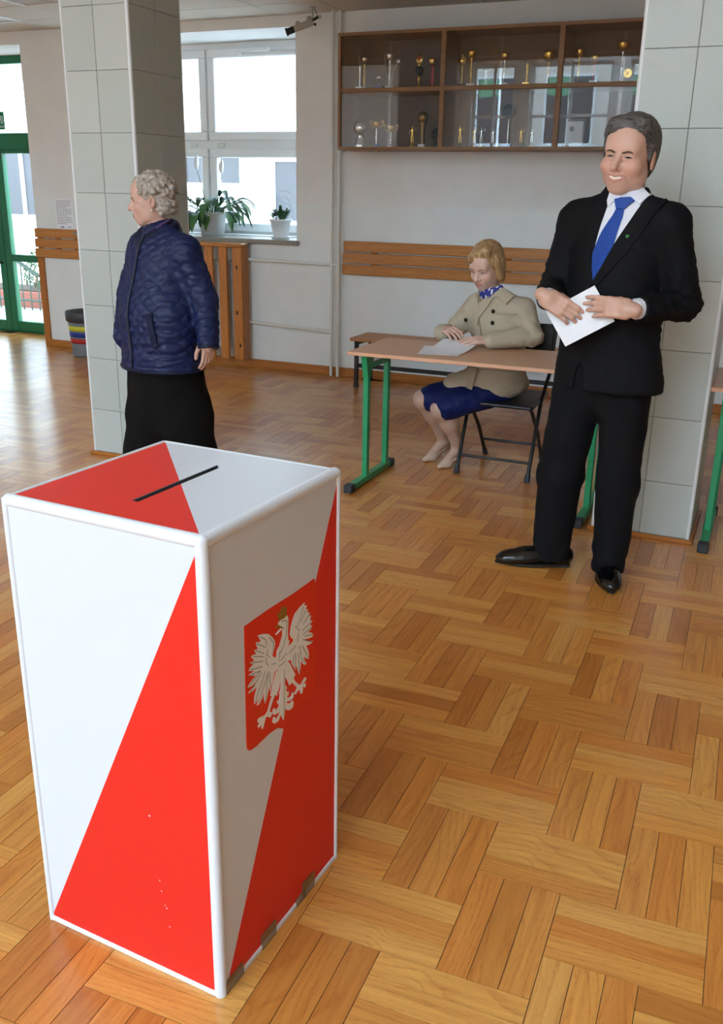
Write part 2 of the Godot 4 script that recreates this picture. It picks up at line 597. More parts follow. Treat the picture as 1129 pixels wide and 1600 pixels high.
	var cm := MB.new().box(Vector3.ZERO, T(g - 0.006, 0.02, absf(BACK - zr) - 0.004), Basis.IDENTITY, 0.004).mesh()
	for i in range(-8, 5):
		part(cl, "ceiling_board", cm, M.ceiling_board).position = T(-3.343 + g * i + g / 2, CEIL + 0.01, (BACK + zr) / 2)
	# recessed ceiling lamps, switched off
	for q in [[-6, 0, "unlit recessed ceiling lamp panel nearest the green door"], [-4, 1, "unlit recessed ceiling lamp panel at the top left corner of the picture"]]:
		var x: float = -3.343 + g * q[0] + g / 2
		var z: float = -6.79 + g * q[1] + g / 2
		var lt := thing("ceiling_lamp", q[2], "ceiling lamp", T(x, CEIL, z), 0, "ceiling lamp panels")
		var fr := MB.new()
		for s in [-1, 1]:
			fr.bb(T(s * 0.272 - 0.012, -0.008, -0.275), T(s * 0.272 + 0.012, 0.02, 0.275), 0.002)
			fr.bb(T(-0.275, -0.008, s * 0.272 - 0.012), T(0.275, 0.02, s * 0.272 + 0.012), 0.002)
		part(lt, "frame", fr, M.white_metal)
		part(lt, "diffuser", MB.new().bb(T(-0.262, 0.004, -0.262), T(0.262, 0.016, 0.262)), M.lamp_diffuser)

# ------------------------------------------------------------------ tiled columns
func build_columns() -> void:
	column(-3.617, -3.185, "tile clad square column behind the elderly woman in the quilted jacket")
	column(-0.662, -0.212, "tile clad square column behind the man in the dark suit")

func column(x0: float, x1: float, label: String) -> void:
	var zf := -4.29
	var zr := -4.76
	var cx := (x0 + x1) / 2
	var cz := (zf + zr) / 2
	var w := x1 - x0
	var d := zf - zr
	var c := struct("column", label, "column", T(cx, 0, cz))
	var e := 0.005
	part(c, "core", MB.new().bb(T(-w / 2 + e - 0.001, 0, -d / 2 + e - 0.001), T(w / 2 - e + 0.001, CEIL + 0.02, d / 2 - e + 0.001)), M.grout)
	var trim := 0.014
	var gap := 0.0026
	var tw := (w - 2 * trim - gap) / 2
	var td := (d - 2 * trim - gap) / 2
	var rows := []
	var y := 0.275
	rows.append([0.022, 0.275])
	while y < CEIL:
		rows.append([y + gap, minf(y + 0.301, CEIL)])
		y += 0.301
	var cache := {}
	for r in rows:
		var hh: float = r[1] - r[0]
		if hh < 0.02: continue
		for side in 4:
			for k in 2:
				var len := tw if side % 2 == 0 else td
				var off := (k - 0.5) * (len + gap)
				var key := "%.4f_%d" % [hh, side]
				if not cache.has(key):
					cache[key] = MB.new().box(Vector3.ZERO, T(len, hh, 0.012) if side % 2 == 0 else T(0.012, hh, len), Basis.IDENTITY, 0.0015).mesh()
				var tone := "tile" if hash(Vector4i(side, k, int(r[0] * 100), int(x0 * 100))) % 3 else "tile_pale"
				var o := part(c, "tile", cache[key], M[tone])
				var yy: float = (r[0] + r[1]) / 2
				match side:
					0: o.position = T(off, yy, d / 2 - 0.006)
					1: o.position = T(w / 2 - 0.006, yy, off)
					2: o.position = T(off, yy, -d / 2 + 0.006)
					3: o.position = T(-w / 2 + 0.006, yy, off)
	for sx in [-1, 1]:
		for sz in [-1, 1]:
			part(c, "corner_trim", MB.new().tube([T(sx * (w / 2 - 0.011), 0, sz * (d / 2 - 0.011)), T(sx * (w / 2 - 0.011), CEIL, sz * (d / 2 - 0.011))], 0.0115, 12, false), M.white_plastic)
	var sk := MB.new()
	for s in [-1, 1]:
		sk.bb(T(-w / 2 - 0.016, 0, s * (d / 2 + 0.007) - 0.009), T(w / 2 + 0.016, 0.02, s * (d / 2 + 0.007) + 0.009), 0.004)
		sk.bb(T(s * (w / 2 + 0.007) - 0.009, 0, -d / 2), T(s * (w / 2 + 0.007) + 0.009, 0.02, d / 2), 0.004)
	part(c, "floor_bead", sk, M.base_wood)

# ------------------------------------------------------------------ outdoors
func out_window(b: Node3D, x: float, y: float, w: float, h: float, z: float, leaves: int, face := 1.0) -> void:
	var fr := MB.new()
	var t := 0.07
	fr.bb(T(x, y, z - 0.05), T(x + w, y + t, z + 0.05))
	fr.bb(T(x, y + h - t, z - 0.05), T(x + w, y + h, z + 0.05))
	for i in leaves + 1:
		var xx := x + (w - t) * i / leaves
		fr.bb(T(xx, y + t, z - 0.05), T(xx + t, y + h - t, z + 0.05))
	var f := part(b, "window", fr, M.upvc)
	for i in leaves:
		var xx := x + (w - t) * i / leaves + t
		part(f, "glass", MB.new().bb(T(xx, y + t, z - 0.012), T(xx + (w - t) / leaves - t, y + h - t, z + 0.012)), M.far_glass)
	part(f, "ledge", MB.new().bb(T(x - 0.1, y - 0.06, z - 0.02), T(x + w + 0.1, y, z + 0.16 * face)), M.white_metal)

func build_outside() -> void:
	mat("render_white", rgb(240, 238, 232), 0.9)
	mat("render_beige", rgb(214, 202, 190), 0.9)
	mat("far_glass", rgb(54, 54, 60), 0.25)
	mat("brick", rgb(176, 96, 78), 0.85)
	mat("paving", rgb(176, 172, 166), 0.9)
	mat("railing_green", rgb(14, 62, 42), 0.4)
	mat("blind_green", rgb(104, 158, 122), 0.8)
	mat("leaf", rgb(62, 108, 44), 0.5)
	mat("leaf_dark", rgb(34, 70, 34), 0.35)
	solo("ground", "pale paved yard seen through the green door", "ground", MB.new().bb(T(-40, -1.3, -40), T(30, -1.1, -7.9)), M.paving, "", "structure")
	solo("landing", "pale concrete landing just outside the green door", "landing", MB.new().bb(T(-13, -1.1, -9.55), T(-5.5, -0.02, -7.87)), M.paving)
	# glazed-in porch roof over the landing
	var pr := thing("porch_roof", "flat pale porch roof over the landing outside the green door", "porch roof", T(-9.8, 0, -9.7))
	part(pr, "slab", MB.new().bb(T(-3.6, 3.05, -2.2), T(3.3, 3.2, 1.83)), M.render_beige)
	part(pr, "fascia", MB.new().bb(T(-3.62, 2.95, -2.25), T(3.32, 3.22, -2.2)), M.white_metal)
	for x in [-3.4, 3.1]: part(pr, "post", MB.new().bb(T(x - 0.06, -1.1, -2.1), T(x + 0.06, 3.05, -1.98)), M.white_metal)
	var fb := thing("flower_bed", "low red brick flower bed behind the stair railing", "flower bed", T(-10.2, -1.1, -9.95))
	part(fb, "brickwork", MB.new().bb(T(-2.6, 0, -0.4), T(1.6, 1.26, 0.3)), M.brick)
	part(fb, "soil", MB.new().bb(T(-2.5, 1.26, -0.35), T(1.5, 1.28, 0.2)), M.joint_dark)
	var b := thing("school_building", "white rendered building across the yard, seen through the window", "building", T(0, -1.1, 0))
	part(b, "wall", MB.new().bb(T(-26, 0, -15.6), T(2, 7.5, -15)), M.render_white)
	part(b, "plinth", MB.new().bb(T(-26, 0, -15.02), T(2, 0.55, -14.95)), M.brick)
	part(b, "eaves", MB.new().bb(T(-26.2, 7.4, -15.9), T(2.2, 7.6, -14.6)), M.white_metal)
	for q in [[-14.45, 0.85 + 1.1, 1.25, 1.4, 2], [-10.7, 1.5 + 1.1, 1.85, 0.58, 3], [-8.3, 0.9 + 1.1, 1.4, 1.1, 2], [-18.6, 1.95, 1.6, 1.4, 2], [-14.45, 5.0, 1.4, 1.4, 2], [-10.6, 5.0, 1.8, 1.4, 2], [-6.4, 5.0, 1.4, 1.4, 2]]:
		out_window(b, q[0], q[1], q[2], q[3], -14.99, q[4])
	rebase(b, T(-12, 0, -15.3))
	var lamp := thing("yard_lamp", "small conical lamp hanging in the yard, in the upper window pane", "lamp", T(-6.55, 2.36, -12.2))
	part(lamp, "shade", MB.new().lathe([Vector2(0.005, -0.12), Vector2(0.10, 0.0), Vector2(0.11, 0.01), Vector2(0.005, 0.02)], 16), M.lamp_diffuser)
	part(lamp, "post", MB.new().tube([T(0.0, 0, 0), T(0.02, 0.35, 0), T(0.3, 0.47, 0), T(0.7, 0.4, 0), T(0.72, 0.3, 0), T(0.72, -3.46, 0)], 0.018, 8), M.white_metal)
	# stair railing and shrub
	var rl := thing("stair_railing", "green metal stair railing outside the door", "railing", T(0, 0, -9.4))
	part(rl, "handrail", MB.new().tube([T(-11.2, 1.05, 0), T(-9.55, 0.92, 0), T(-8.6, 0.42, 0), T(-7.4, 0.42, 0)], 0.025, 8), M.railing_green)
	part(rl, "lower_rail", MB.new().tube([T(-11.2, 0.1, 0), T(-7.4, 0.1, 0)], 0.014, 8), M.railing_green)
	for i in 30:
		var x := -11.2 + i * 0.13
		var yt := 1.02
		if x > -9.55: yt = lerpf(0.92, 0.42, clampf((x + 9.55) / 0.95, 0, 1))
		elif x < -9.55: yt = lerpf(1.05, 0.92, (x + 11.2) / 1.65)
		part(rl, "baluster", MB.new().tube([T(x, -0.02, 0), T(x, yt, 0)], 0.009, 6, false), M.railing_green)
	rebase(rl, T(-9.3, 0, 0))
	var sh := thing("shrub", "small bright green shrub behind the railing outside the door", "shrub", T(-9.22, 0.185, -10.05))
	var lv := MB.new()
	for i in 420:
		var d := Vector3(rng.randfn(), rng.randfn(), rng.randfn()).normalized() * (0.12 + rng.randf() * 0.06)
		d.y *= 1.35
		var p := T(0, 0.2, 0) + d
		leaf_blade(lv, p, Vector3(rng.randfn(), rng.randf() + 0.3, rng.randfn()).normalized(), 0.05, 0.026, 2)
	part(sh, "foliage", lv, M.leaf)
	part(sh, "stem", MB.new().tube([T(0, 0, 0), T(0.005, 0.2, 0)], 0.012, 6), M.base_wood)
	# building that the window behind the photographer looks at; the trophy case mirrors it
	solo("forecourt", "paved forecourt behind the photographer", "ground", MB.new().bb(T(-40, -0.4, 11.3), T(30, -0.2, 40)), M.paving, "", "structure")
	var f := thing("opposite_building", "beige building behind the photographer, mirrored in the trophy case glass", "building", T(0, -0.2, 0))
	part(f, "wall", MB.new().bb(T(-24, 0, 20), T(14, 7.0, 20.6)), M.render_beige)
	for x in [-17.0, -13.6, -10.6, -8.2, -5.6, -2.6, 0.6]:
		out_window(f, x, 3.2, 1.7, 2.2, 20.0, 2, -1.0)
		part(f, "blind", MB.new().bb(T(x + 0.1, 4.75, 19.97), T(x + 0.82, 5.32, 19.985)), M.blind_green)
		out_window(f, x, 0.7, 1.7, 1.5, 20.0, 2, -1.0)
	rebase(f, T(-5, 0, 20.3))

func leaf_blade(mb: MB, base: Vector3, dir: Vector3, length: float, width: float, segs := 4, droop := 0.0, fold := 0.25) -> void:
	var side := dir.cross(Vector3.UP)
	if side.length() < 0.05: side = dir.cross(Vector3.RIGHT)
	side = side.normalized()
	var p := base
	var d := dir
	var rows := []
	for i in segs + 1:
		var t := float(i) / segs
		var w := width * 0.5 * sin(PI * clampf(0.08 + t * 0.92, 0, 1)) + 0.0006
		var up := side.cross(d).normalized()
		rows.append([p - side * w + up * w * fold, p, p + side * w + up * w * fold, up])
		p += d * length / segs
		d = (d + Vector3.DOWN * droop / segs).normalized()
	for i in segs:
		var a: Array = rows[i]
		var b: Array = rows[i + 1]
		mb.poly([a[0], a[1], b[1], b[0]])
		mb.poly([a[1], a[2], b[2], b[1]])
		mb.poly([b[0] - a[3] * 0.0012, b[1] - a[3] * 0.0012, a[1] - a[3] * 0.0012, a[0] - a[3] * 0.0012])
		mb.poly([b[1] - a[3] * 0.0012, b[2] - a[3] * 0.0012, a[2] - a[3] * 0.0012, a[1] - a[3] * 0.0012])

# ------------------------------------------------------------------ window with plants
func build_window() -> void:
	var w := struct("window_1", "white plastic window of four sashes in a deep niche", "window")
	var z := NICHE
	var x0 := -6.02
	var x1 := -3.77
	var fr := MB.new()
	fr.bb(T(x0, 1.09, z - 0.07), T(x1, 1.155, z), 0.006)
	fr.bb(T(x0, 2.66, z - 0.07), T(x1, 2.715, z), 0.006)
	fr.bb(T(x0, 1.84, z - 0.07), T(x1, 1.925, z - 0.005), 0.006)
	for x in [x0 + 0.03, -4.957, x1 - 0.03]:
		fr.bb(T(x - 0.03, 1.157, z - 0.068), T(x + 0.03, 1.838, z - 0.003), 0.004)
		fr.bb(T(x - 0.03, 1.927, z - 0.068), T(x + 0.03, 2.658, z - 0.003), 0.004)
	part(w, "frame", fr, M.upvc)
	for col in [[-5.99, -4.965], [-4.95, -3.80]]:
		for row in [[1.13, 1.845], [1.915, 2.665]]:
			var s := MB.new()
			var b := 0.075
			var zz := z + 0.018
			s.bb(T(col[0], row[0], z - 0.055), T(col[1], row[0] + b, zz), 0.008)
			s.bb(T(col[0], row[1] - b, z - 0.055), T(col[1], row[1], zz), 0.008)
			s.bb(T(col[0], row[0] + b, z - 0.055), T(col[0] + b, row[1] - b, zz), 0.008)
			s.bb(T(col[1] - b, row[0] + b, z - 0.055), T(col[1], row[1] - b, zz), 0.008)
			var o := part(w, "sash", s, M.upvc)
			part(o, "pane", MB.new().bb(T(col[0] + b - 0.01, row[0] + b - 0.01, z - 0.03), T(col[1] - b + 0.01, row[1] - b + 0.01, z - 0.024)), M.pane)
	for x in [-5.12, -4.83]:
		part(w, "hinge", MB.new().bb(T(x - 0.035, 1.862, z - 0.004), T(x + 0.035, 1.888, z + 0.012), 0.004), M.white_metal)
	part(w, "vent", MB.new().bb(T(-4.62, 2.625, z), T(-4.30, 2.66, z + 0.045), 0.008).bb(T(-4.62, 2.60, z), T(-4.57, 2.64, z + 0.04), 0.006), M.white_plastic)
	part(w, "vent_rod", MB.new().tube([T(-4.57, 2.628, z + 0.03), T(-3.8, 2.628, z + 0.03)], 0.005, 8), M.chrome)
	part(w, "window_sill", MB.new().bb(T(-6.1, 1.064, z), T(-3.745, 1.104, BACK + 0.035), 0.006), M.granite)
	part(w, "outer_board", MB.new().bb(T(-6.05, 1.104, z + 0.02), T(-3.775, 1.112, z + 0.2), 0.002), M.upvc)
	# peace lily in a white trough
	var pl := thing("peace_lily", "drooping peace lily with two white flowers in a white pot", "potted plant", T(-4.72, 1.104, -7.42))
	part(pl, "pot", MB.new().lathe([Vector2(0.001, 0), Vector2(0.10, 0), Vector2(0.125, 0.19), Vector2(0.132, 0.2), Vector2(0.12, 0.2), Vector2(0.11, 0.17), Vector2(0.001, 0.17)], 24), M.white_plastic)
	part(pl, "soil", MB.new().lathe([Vector2(0.001, 0.165), Vector2(0.116, 0.165), Vector2(0.116, 0.172), Vector2(0.001, 0.174)], 20), M.joint_dark)
	for i in 64:
		var a := rng.randf() * TAU
		var el := rng.randf_range(0.05, 1.0)
		var d := Vector3(cos(a) * cos(el), sin(el), sin(a) * cos(el))
		var stem := rng.randf_range(0.10, 0.20)
		var b := T(0, 0.17, 0) + Vector3(cos(a), 0, sin(a)) * 0.03
		var tip := b + d * stem + Vector3(cos(a), 0, sin(a)) * 0.05
		var mb := MB.new().tube([b, b + d * stem * 0.6, tip], 0.003, 5, false)
		leaf_blade(mb, tip, (d + Vector3.DOWN * 0.25).normalized(), rng.randf_range(0.17, 0.25), 0.060, 7, 2.4)
		part(pl, "leaf", mb, M.leaf_dark if i % 3 else M.leaf)
	for q in [[0.10, 0.52, -0.02], [-0.13, 0.55, 0.02]]:
		var tip := T(q[0], q[1], q[2])
		var fl := part(pl, "flower_stalk", MB.new().tube([T(0.02 * signf(q[0]), 0.17, 0), T(q[0] * 0.6, 0.38, q[2]), tip], 0.003, 6), M.leaf)
		var sp := MB.new()
		leaf_blade(sp, tip, T(0.12, 1, 0.05).normalized(), 0.13, 0.055, 6, -0.2, 0.5)
		part(fl, "flower", sp, M.paper)
	# jade plant
	var jp := thing("jade_plant", "small dense succulent in a white flared pot", "potted plant", T(-4.02, 1.104, -7.40))
	part(jp, "pot", MB.new().lathe([Vector2(0.001, 0), Vector2(0.078, 0), Vector2(0.082, 0.012), Vector2(0.066, 0.02), Vector2(0.088, 0.14), Vector2(0.096, 0.142), Vector2(0.098, 0.16), Vector2(0.088, 0.16), Vector2(0.08, 0.14), Vector2(0.001, 0.14)], 24), M.white_plastic)
	for i in 60:
		var a := rng.randf() * TAU
		var r := sqrt(rng.randf()) * 0.075
		var b := T(cos(a) * r, 0.145 + rng.randf() * (0.12 - r * 0.9), sin(a) * r)
		var mb := MB.new()
		leaf_blade(mb, b, Vector3(cos(a) * r * 9, 1.0, sin(a) * r * 9).normalized(), rng.randf_range(0.035, 0.055), 0.028, 4, 0.3)
		part(jp, "leaf", mb, M.leaf_dark)

# ------------------------------------------------------------------ green door
func build_door() -> void:
	var d := struct("door_1", "green framed glazed entrance door in a deep niche", "door")
	var z := NICHE
	var x0 := -8.25
	var x1 := -6.555
	var f := MB.new()
	f.bb(T(x0, 2.622, z - 0.06), T(x1, 2.695, z), 0.004)
	f.bb(T(x0, 1.832, z - 0.06), T(x1, 1.992, z + 0.01), 0.004)
	for x in [x0, x1 - 0.07]:
		f.bb(T(x, 0.021, z - 0.058), T(x + 0.07, 1.831, z - 0.002), 0.004)
		f.bb(T(x, 1.993, z - 0.058), T(x + 0.07, 2.621, z - 0.002), 0.004)
	f.bb(T(x0, 0.0, z - 0.06), T(x1, 0.02, z), 0.002)
	part(d, "frame", f, M.green_frame)
	for q in [[-8.18, -7.515], [-7.51, -6.625]]:
		var l := MB.new()
		var s := 0.085
		l.bb(T(q[0], 0.02, z - 0.05), T(q[0] + s, 1.832, z + 0.02), 0.006)
		l.bb(T(q[1] - s, 0.02, z - 0.05), T(q[1], 1.832, z + 0.02), 0.006)
		l.bb(T(q[0] + s, 0.02, z - 0.05), T(q[1] - s, 0.118, z + 0.02), 0.006)
		l.bb(T(q[0] + s, 0.74, z - 0.05), T(q[1] - s, 0.81, z + 0.02), 0.006)
		l.bb(T(q[0] + s, 1.80, z - 0.05), T(q[1] - s, 1.832, z + 0.02), 0.006)
		var o := part(d, "leaf", l, M.green_frame)
		part(o, "pane", MB.new().bb(T(q[0] + s, 0.118, z - 0.02), T(q[1] - s, 0.74, z - 0.014)), M.pane)
		part(o, "pane", MB.new().bb(T(q[0] + s, 0.81, z - 0.02), T(q[1] - s, 1.80, z - 0.014)), M.pane)
	part(d, "transom_pane", MB.new().bb(T(x0 + 0.07, 1.992, z - 0.03), T(x1 - 0.07, 2.622, z - 0.024)), M.pane)
	part(d, "handle", MB.new().tube([T(-7.56, 0.72, z + 0.02), T(-7.56, 0.72, z + 0.06), T(-7.56, 1.05, z + 0.06), T(-7.56, 1.05, z + 0.02)], 0.012, 8), M.black_metal)
	# evacuation sign hung from the transom
	var es := thing("exit_sign", "green evacuation sign with white pictogram over the entrance door", "sign", T(-7.47, 2.105, z + 0.03))
	mat("sign_green", rgb(20, 128, 72), 0.4)
	part(es, "plate", MB.new().bb(T(-0.16, -0.083, -0.004), T(0.14, 0.083, 0), 0.001), M.sign_green)
	var pg := MB.new()
	pg.bb(T(-0.15, -0.062, 0), T(0.132, -0.056, 0.0015)).bb(T(-0.15, -0.05, 0), T(0.132, -0.047, 0.0015))
	pg.bb(T(-0.02, 0.008, 0), T(0.10, 0.016, 0.0015))
	pg.bb(T(0.096, -0.022, 0), T(0.104, 0.04, 0.0015)).bb(T(0.118, -0.022, 0), T(0.124, 0.04, 0.0015)).bb(T(0.096, 0.036, 0), T(0.124, 0.042, 0.0015)).bb(T(0.096, -0.026, 0), T(0.124, -0.02, 0.0015))
	pg.prism(PackedVector2Array([Vector2(-0.13, -0.03), Vector2(-0.09, -0.005), Vector2(-0.06, 0.04), Vector2(-0.09, 0.045), Vector2(-0.11, 0.02)]), 0.0015)
	part(es, "pictogram", pg, M.paper)

# ------------------------------------------------------------------ things on the back wall
func board_run(called: String, label: String, x0: float, x1: float) -> void:
	var g := thing(called, label, "wall guard", T((x0 + x1) / 2, 0, BACK), 0, "wooden wall guards")
	var w := (x1 - x0) / 2
	var k := 0
	for y in [0.893, 0.985, 1.077]:
		part(g, "board", MB.new().bb(T(-w + 0.006 * k, y - 0.041, 0.012), T(w, y + 0.041, 0.034), 0.005), M.pine)
		k += 1
	for s in [-0.8, 0.0, 0.8]:
		part(g, "batten", MB.new().bb(T(w * s - 0.03, 0.852, 0), T(w * s + 0.03, 1.118, 0.012)), M.base_wood)

func build_wall_fittings() -> void:
	board_run("wall_guard", "three-board wooden wall guard behind the seated woman", -3.335, -0.55)
	board_run("wall_guard", "short three-board wooden wall guard beside the green door", -6.57, -6.03)
	# skirting
	var bb := struct("baseboard_back", "brown wooden skirting along the back wall", "skirting")
	var z1 := BACK + 0.018
	part(bb, "skirting_board", MB.new().bb(T(-6.49, 0, BACK), T(-3.46, 0.072, z1), 0.004), M.base_wood)
	part(bb, "skirting_board", MB.new().bb(T(-3.30, 0, BACK), T(6.5, 0.072, z1), 0.004), M.base_wood)
	part(bb, "skirting_board", MB.new().bb(T(-3.455, 0, BACK), T(-3.305, 0.072, BACK + 0.008), 0.003), M.base_wood)
	part(bb, "skirting_bead", MB.new().tube([T(-6.49, 0.006, z1), T(6.5, 0.006, z1)], 0.009, 8), M.base_wood)
	var tr := struct("trim_1", "brown wooden corner strip beside the green door", "trim")
	part(tr, "strip", MB.new().bb(T(-6.562, 0, BACK - 0.05), T(-6.49, 0.85, BACK + 0.02), 0.004), M.base_wood)
	# heating pipes
	var hp := thing("heating_pipes", "white heating pipes on the wall between window and trophy case", "pipes", T(-3.42, 0, BACK + 0.05))
	part(hp, "riser", MB.new().tube([T(0, 0, 0), T(0, CEIL, 0)], 0.013, 12), M.pipe_paint)
	part(hp, "riser", MB.new().tube([T(0.062, 0, 0), T(0.062, CEIL, 0)], 0.014, 12), M.pipe_paint)
	part(hp, "supply_pipe", MB.new().tube([T(-0.9, 0.935, 0), T(0.062, 0.925, 0)], 0.012, 12), M.pipe_paint)
	part(hp, "return_pipe", MB.new().tube([T(-0.9, 0.408, 0), T(0, 0.372, 0)], 0.012, 12), M.pipe_paint)
	for x in [0.0, 0.062]:
		part(hp, "coupling", MB.new().tube([T(x, 0.905, 0), T(x, 0.945, 0)], 0.019, 12), M.pipe_paint)
		part(hp, "coupling", MB.new().tube([T(x, 1.795, 0), T(x, 1.825, 0)], 0.019, 12), M.pipe_paint)
	part(hp, "bracket", MB.new().bb(T(-0.03, 1.80, -0.049), T(0.09, 1.812, 0.004)), M.pipe_paint)
	# radiator and its wooden cover
	var ra := thing("radiator", "white panel radiator behind the wooden slat cover", "radiator", T(-5.15, 0, BACK))
	part(ra, "panel", MB.new().bb(T(-0.40, 0.16, 0.03), T(0.80, 0.92, 0.075), 0.01), M.white_metal)
	var rb := MB.new()
	for i in 29: rb.bb(T(-0.37 + i * 0.04, 0.19, 0.075), T(-0.355 + i * 0.04, 0.89, 0.081), 0.002)
	part(ra, "ribs", rb, M.white_metal)
	part(ra, "valve", MB.new().tube([T(0.80, 0.20, 0.05), T(0.93, 0.215, 0.05)], 0.02, 12), M.pipe_paint)
	part(ra, "connection", MB.new().tube([T(0.78, 0.935, 0.05), T(0.825, 0.935, 0.05)], 0.014, 10).tube([T(0.78, 0.408, 0.05), T(0.825, 0.408, 0.05)], 0.014, 10), M.pipe_paint)
	var rc := thing("radiator_cover", "orange pine slatted radiator cover under the window", "radiator cover", T(-5.13, 0, -7.05))
	for i in 10:
		var x := 0.872 - i * 0.142
		var wd := 0.046 if i == 0 or i == 9 else 0.042
		var sl := MB.new().bb(T(x - wd, 0.082, -0.022), T(x + wd, 1.036, 0.0), 0.005)
		# run the grain upright
		for k in sl.uv.size(): sl.uv[k] = Vector2(sl.v[k].y * 1.1 + i * 0.37, sl.v[k].x * 3.0 + i * 0.21)
		var o := part(rc, "slat", sl, M.pine_upright)
		if i == 0:
			for q in [[0.016, 0.21], [-0.008, 0.49], [-0.002, 0.87]]:
				part(o, "knot", MB.new().lathe([Vector2(0.001, 0.0012), Vector2(0.008, 0.0008), Vector2(0.013, 0.0)], 12, Transform3D(Basis(Vector3.RIGHT, PI / 2) * Basis.from_scale(T(0.8, 1, 1.5)), T(x + q[0], q[1], 0.0))), M.joint_dark)
	part(rc, "top_rail", MB.new().bb(T(-0.455, 1.036, -0.12), T(0.92, 1.068, 0.004), 0.006), M.pine)
	for s in [[0.896, 0.918], [-0.455, -0.433]]:
		var sd := MB.new().bb(T(s[0], 0.082, -0.12), T(s[1], 1.036, -0.022), 0.003)
		for k in sd.uv.size(): sd.uv[k] = Vector2(sd.v[k].y * 1.1, sd.v[k].z * 3.0)
		part(rc, "side_board", sd, M.pine_upright)
	part(rc, "hanger", MB.new().bb(T(0.80, 1.0, -0.167), T(0.86, 1.03, -0.10)).bb(T(-0.4, 1.0, -0.167), T(-0.34, 1.03, -0.10)), M.white_metal)
	# notice
	var nt := thing("notice", "printed paper notice taped to the wall above the short wall guard", "notice", T(-6.21, 1.255, BACK + 0.0005))
	part(nt, "sheet", MB.new().bb(T(-0.1, -0.135, 0), T(0.105, 0.135, 0.001)), M.paper)
	var pr := MB.new()
	for i in 15:
		var y := 0.115 - i * 0.0145
		var x1 := 0.09 - (0.05 if i % 5 == 4 else 0.0) - rng.randf() * 0.01
		var x := -0.085
		while x < x1:
			var e := minf(x + rng.randf_range(0.012, 0.034), x1)
			pr.bb(T(x, y - 0.003, 0.001), T(e, y + 0.002, 0.0014))
			x = e + 0.005
	pr.bb(T(-0.05, -0.125, 0.001), T(-0.01, -0.112, 0.0014)).bb(T(0.03, -0.12, 0.001), T(0.07, -0.114, 0.0014))
	part(nt, "print", pr, M.print_grey).set_meta("kind", "stuff")
	# camera under the ceiling
	var cc := thing("security_camera", "small grey security camera with black lens hung under the ceiling", "camera", T(-3.52, 2.70, -6.98))
	mat("cam_grey", rgb(178, 172, 160), 0.5)
	var ax := Vector3(-0.80, -0.36, 0.48).normalized()
	var side := ax.cross(Vector3.UP).normalized()
	part(cc, "body", MB.new().bar(T(0.02, 0, 0), T(0.02, 0, 0) + ax * 0.15, 0.05, 0.045, Vector3.UP, 0.006), M.cam_grey)
	part(cc, "lens", MB.new().tube([T(0.02, 0, 0) + ax * 0.15, T(0.02, 0, 0) + ax * 0.20], 0.024, 14).tube([T(0.02, 0, 0) + ax * 0.20, T(0.02, 0, 0) + ax * 0.215], 0.028, 14), M.black_plastic)
	part(cc, "bracket", MB.new().tube([T(0.02, 0.1, 0), T(0.02, 0.02, 0), T(0.02, 0, 0) + ax * 0.04], 0.008, 8).tube([T(0.02, 0.1, 0), T(0.02, 0.094, 0)], 0.025, 12), M.cam_grey)
	part(cc, "mount", MB.new().sphere(T(0.02, 0.03, 0) + ax * 0.12, T(0.02, 0.017, 0.017)).sphere(T(0.02, 0.035, 0) + ax * 0.03, T(0.022, 0.017, 0.017)), M.cam_grey)
	part(cc, "plug", MB.new().bar(T(0.02, 0.01, 0), T(0.055, 0.035, -0.02), 0.018, 0.018).bar(T(0.03, -0.012, 0), T(0.045, -0.02, -0.01), 0.016, 0.016), M.black_plastic)
	part(cc, "cable", MB.new().tube([T(0.055, 0.035, -0.02), T(0.07, 0.045, -0.03), T(0.075, 0.03, -0.03), T(0.06, 0.025, -0.02), T(0.03, 0.09, -0.01)], 0.003, 6), M.black_plastic)
	# bin
	var bn := thing("waste_bin", "grey waste bin with dark lid and yellow, blue and red bands", "waste bin", T(-5.86, 0, -6.99))
	mat("bin_grey", rgb(118, 120, 126), 0.5)
	mat("bin_lid", rgb(56, 58, 62), 0.5)
	mat("band_yellow", rgb(206, 198, 50), 0.5)
	mat("band_blue", rgb(32, 54, 140), 0.5)
	mat("band_red", rgb(178, 32, 30), 0.5)
	var rr := func(y: float) -> float: return 0.142 + y * 0.075
	part(bn, "body", MB.new().lathe([Vector2(0.001, 0), Vector2(0.14, 0), Vector2(rr.call(0.02), 0.02), Vector2(rr.call(0.34), 0.34), Vector2(rr.call(0.34) - 0.006, 0.34), Vector2(0.13, 0.03), Vector2(0.001, 0.03)], 28), M.bin_grey)
	for q in [["band_red", 0.125, 0.17], ["band_blue", 0.183, 0.228], ["band_yellow", 0.24, 0.285]]:
		part(bn, "band", MB.new().lathe([Vector2(rr.call(q[1]), q[1]), Vector2(rr.call(q[1]) + 0.0015, q[1]), Vector2(rr.call(q[2]) + 0.0015, q[2]), Vector2(rr.call(q[2]), q[2])], 28), M[q[0]])
	part(bn, "lid", MB.new().lathe([Vector2(0.166, 0.315), Vector2(0.184, 0.33), Vector2(0.186, 0.405), Vector2(0.18, 0.412), Vector2(0.172, 0.405), Vector2(0.12, 0.36), Vector2(0.115, 0.35), Vector2(0.16, 0.33)], 28), M.bin_lid)

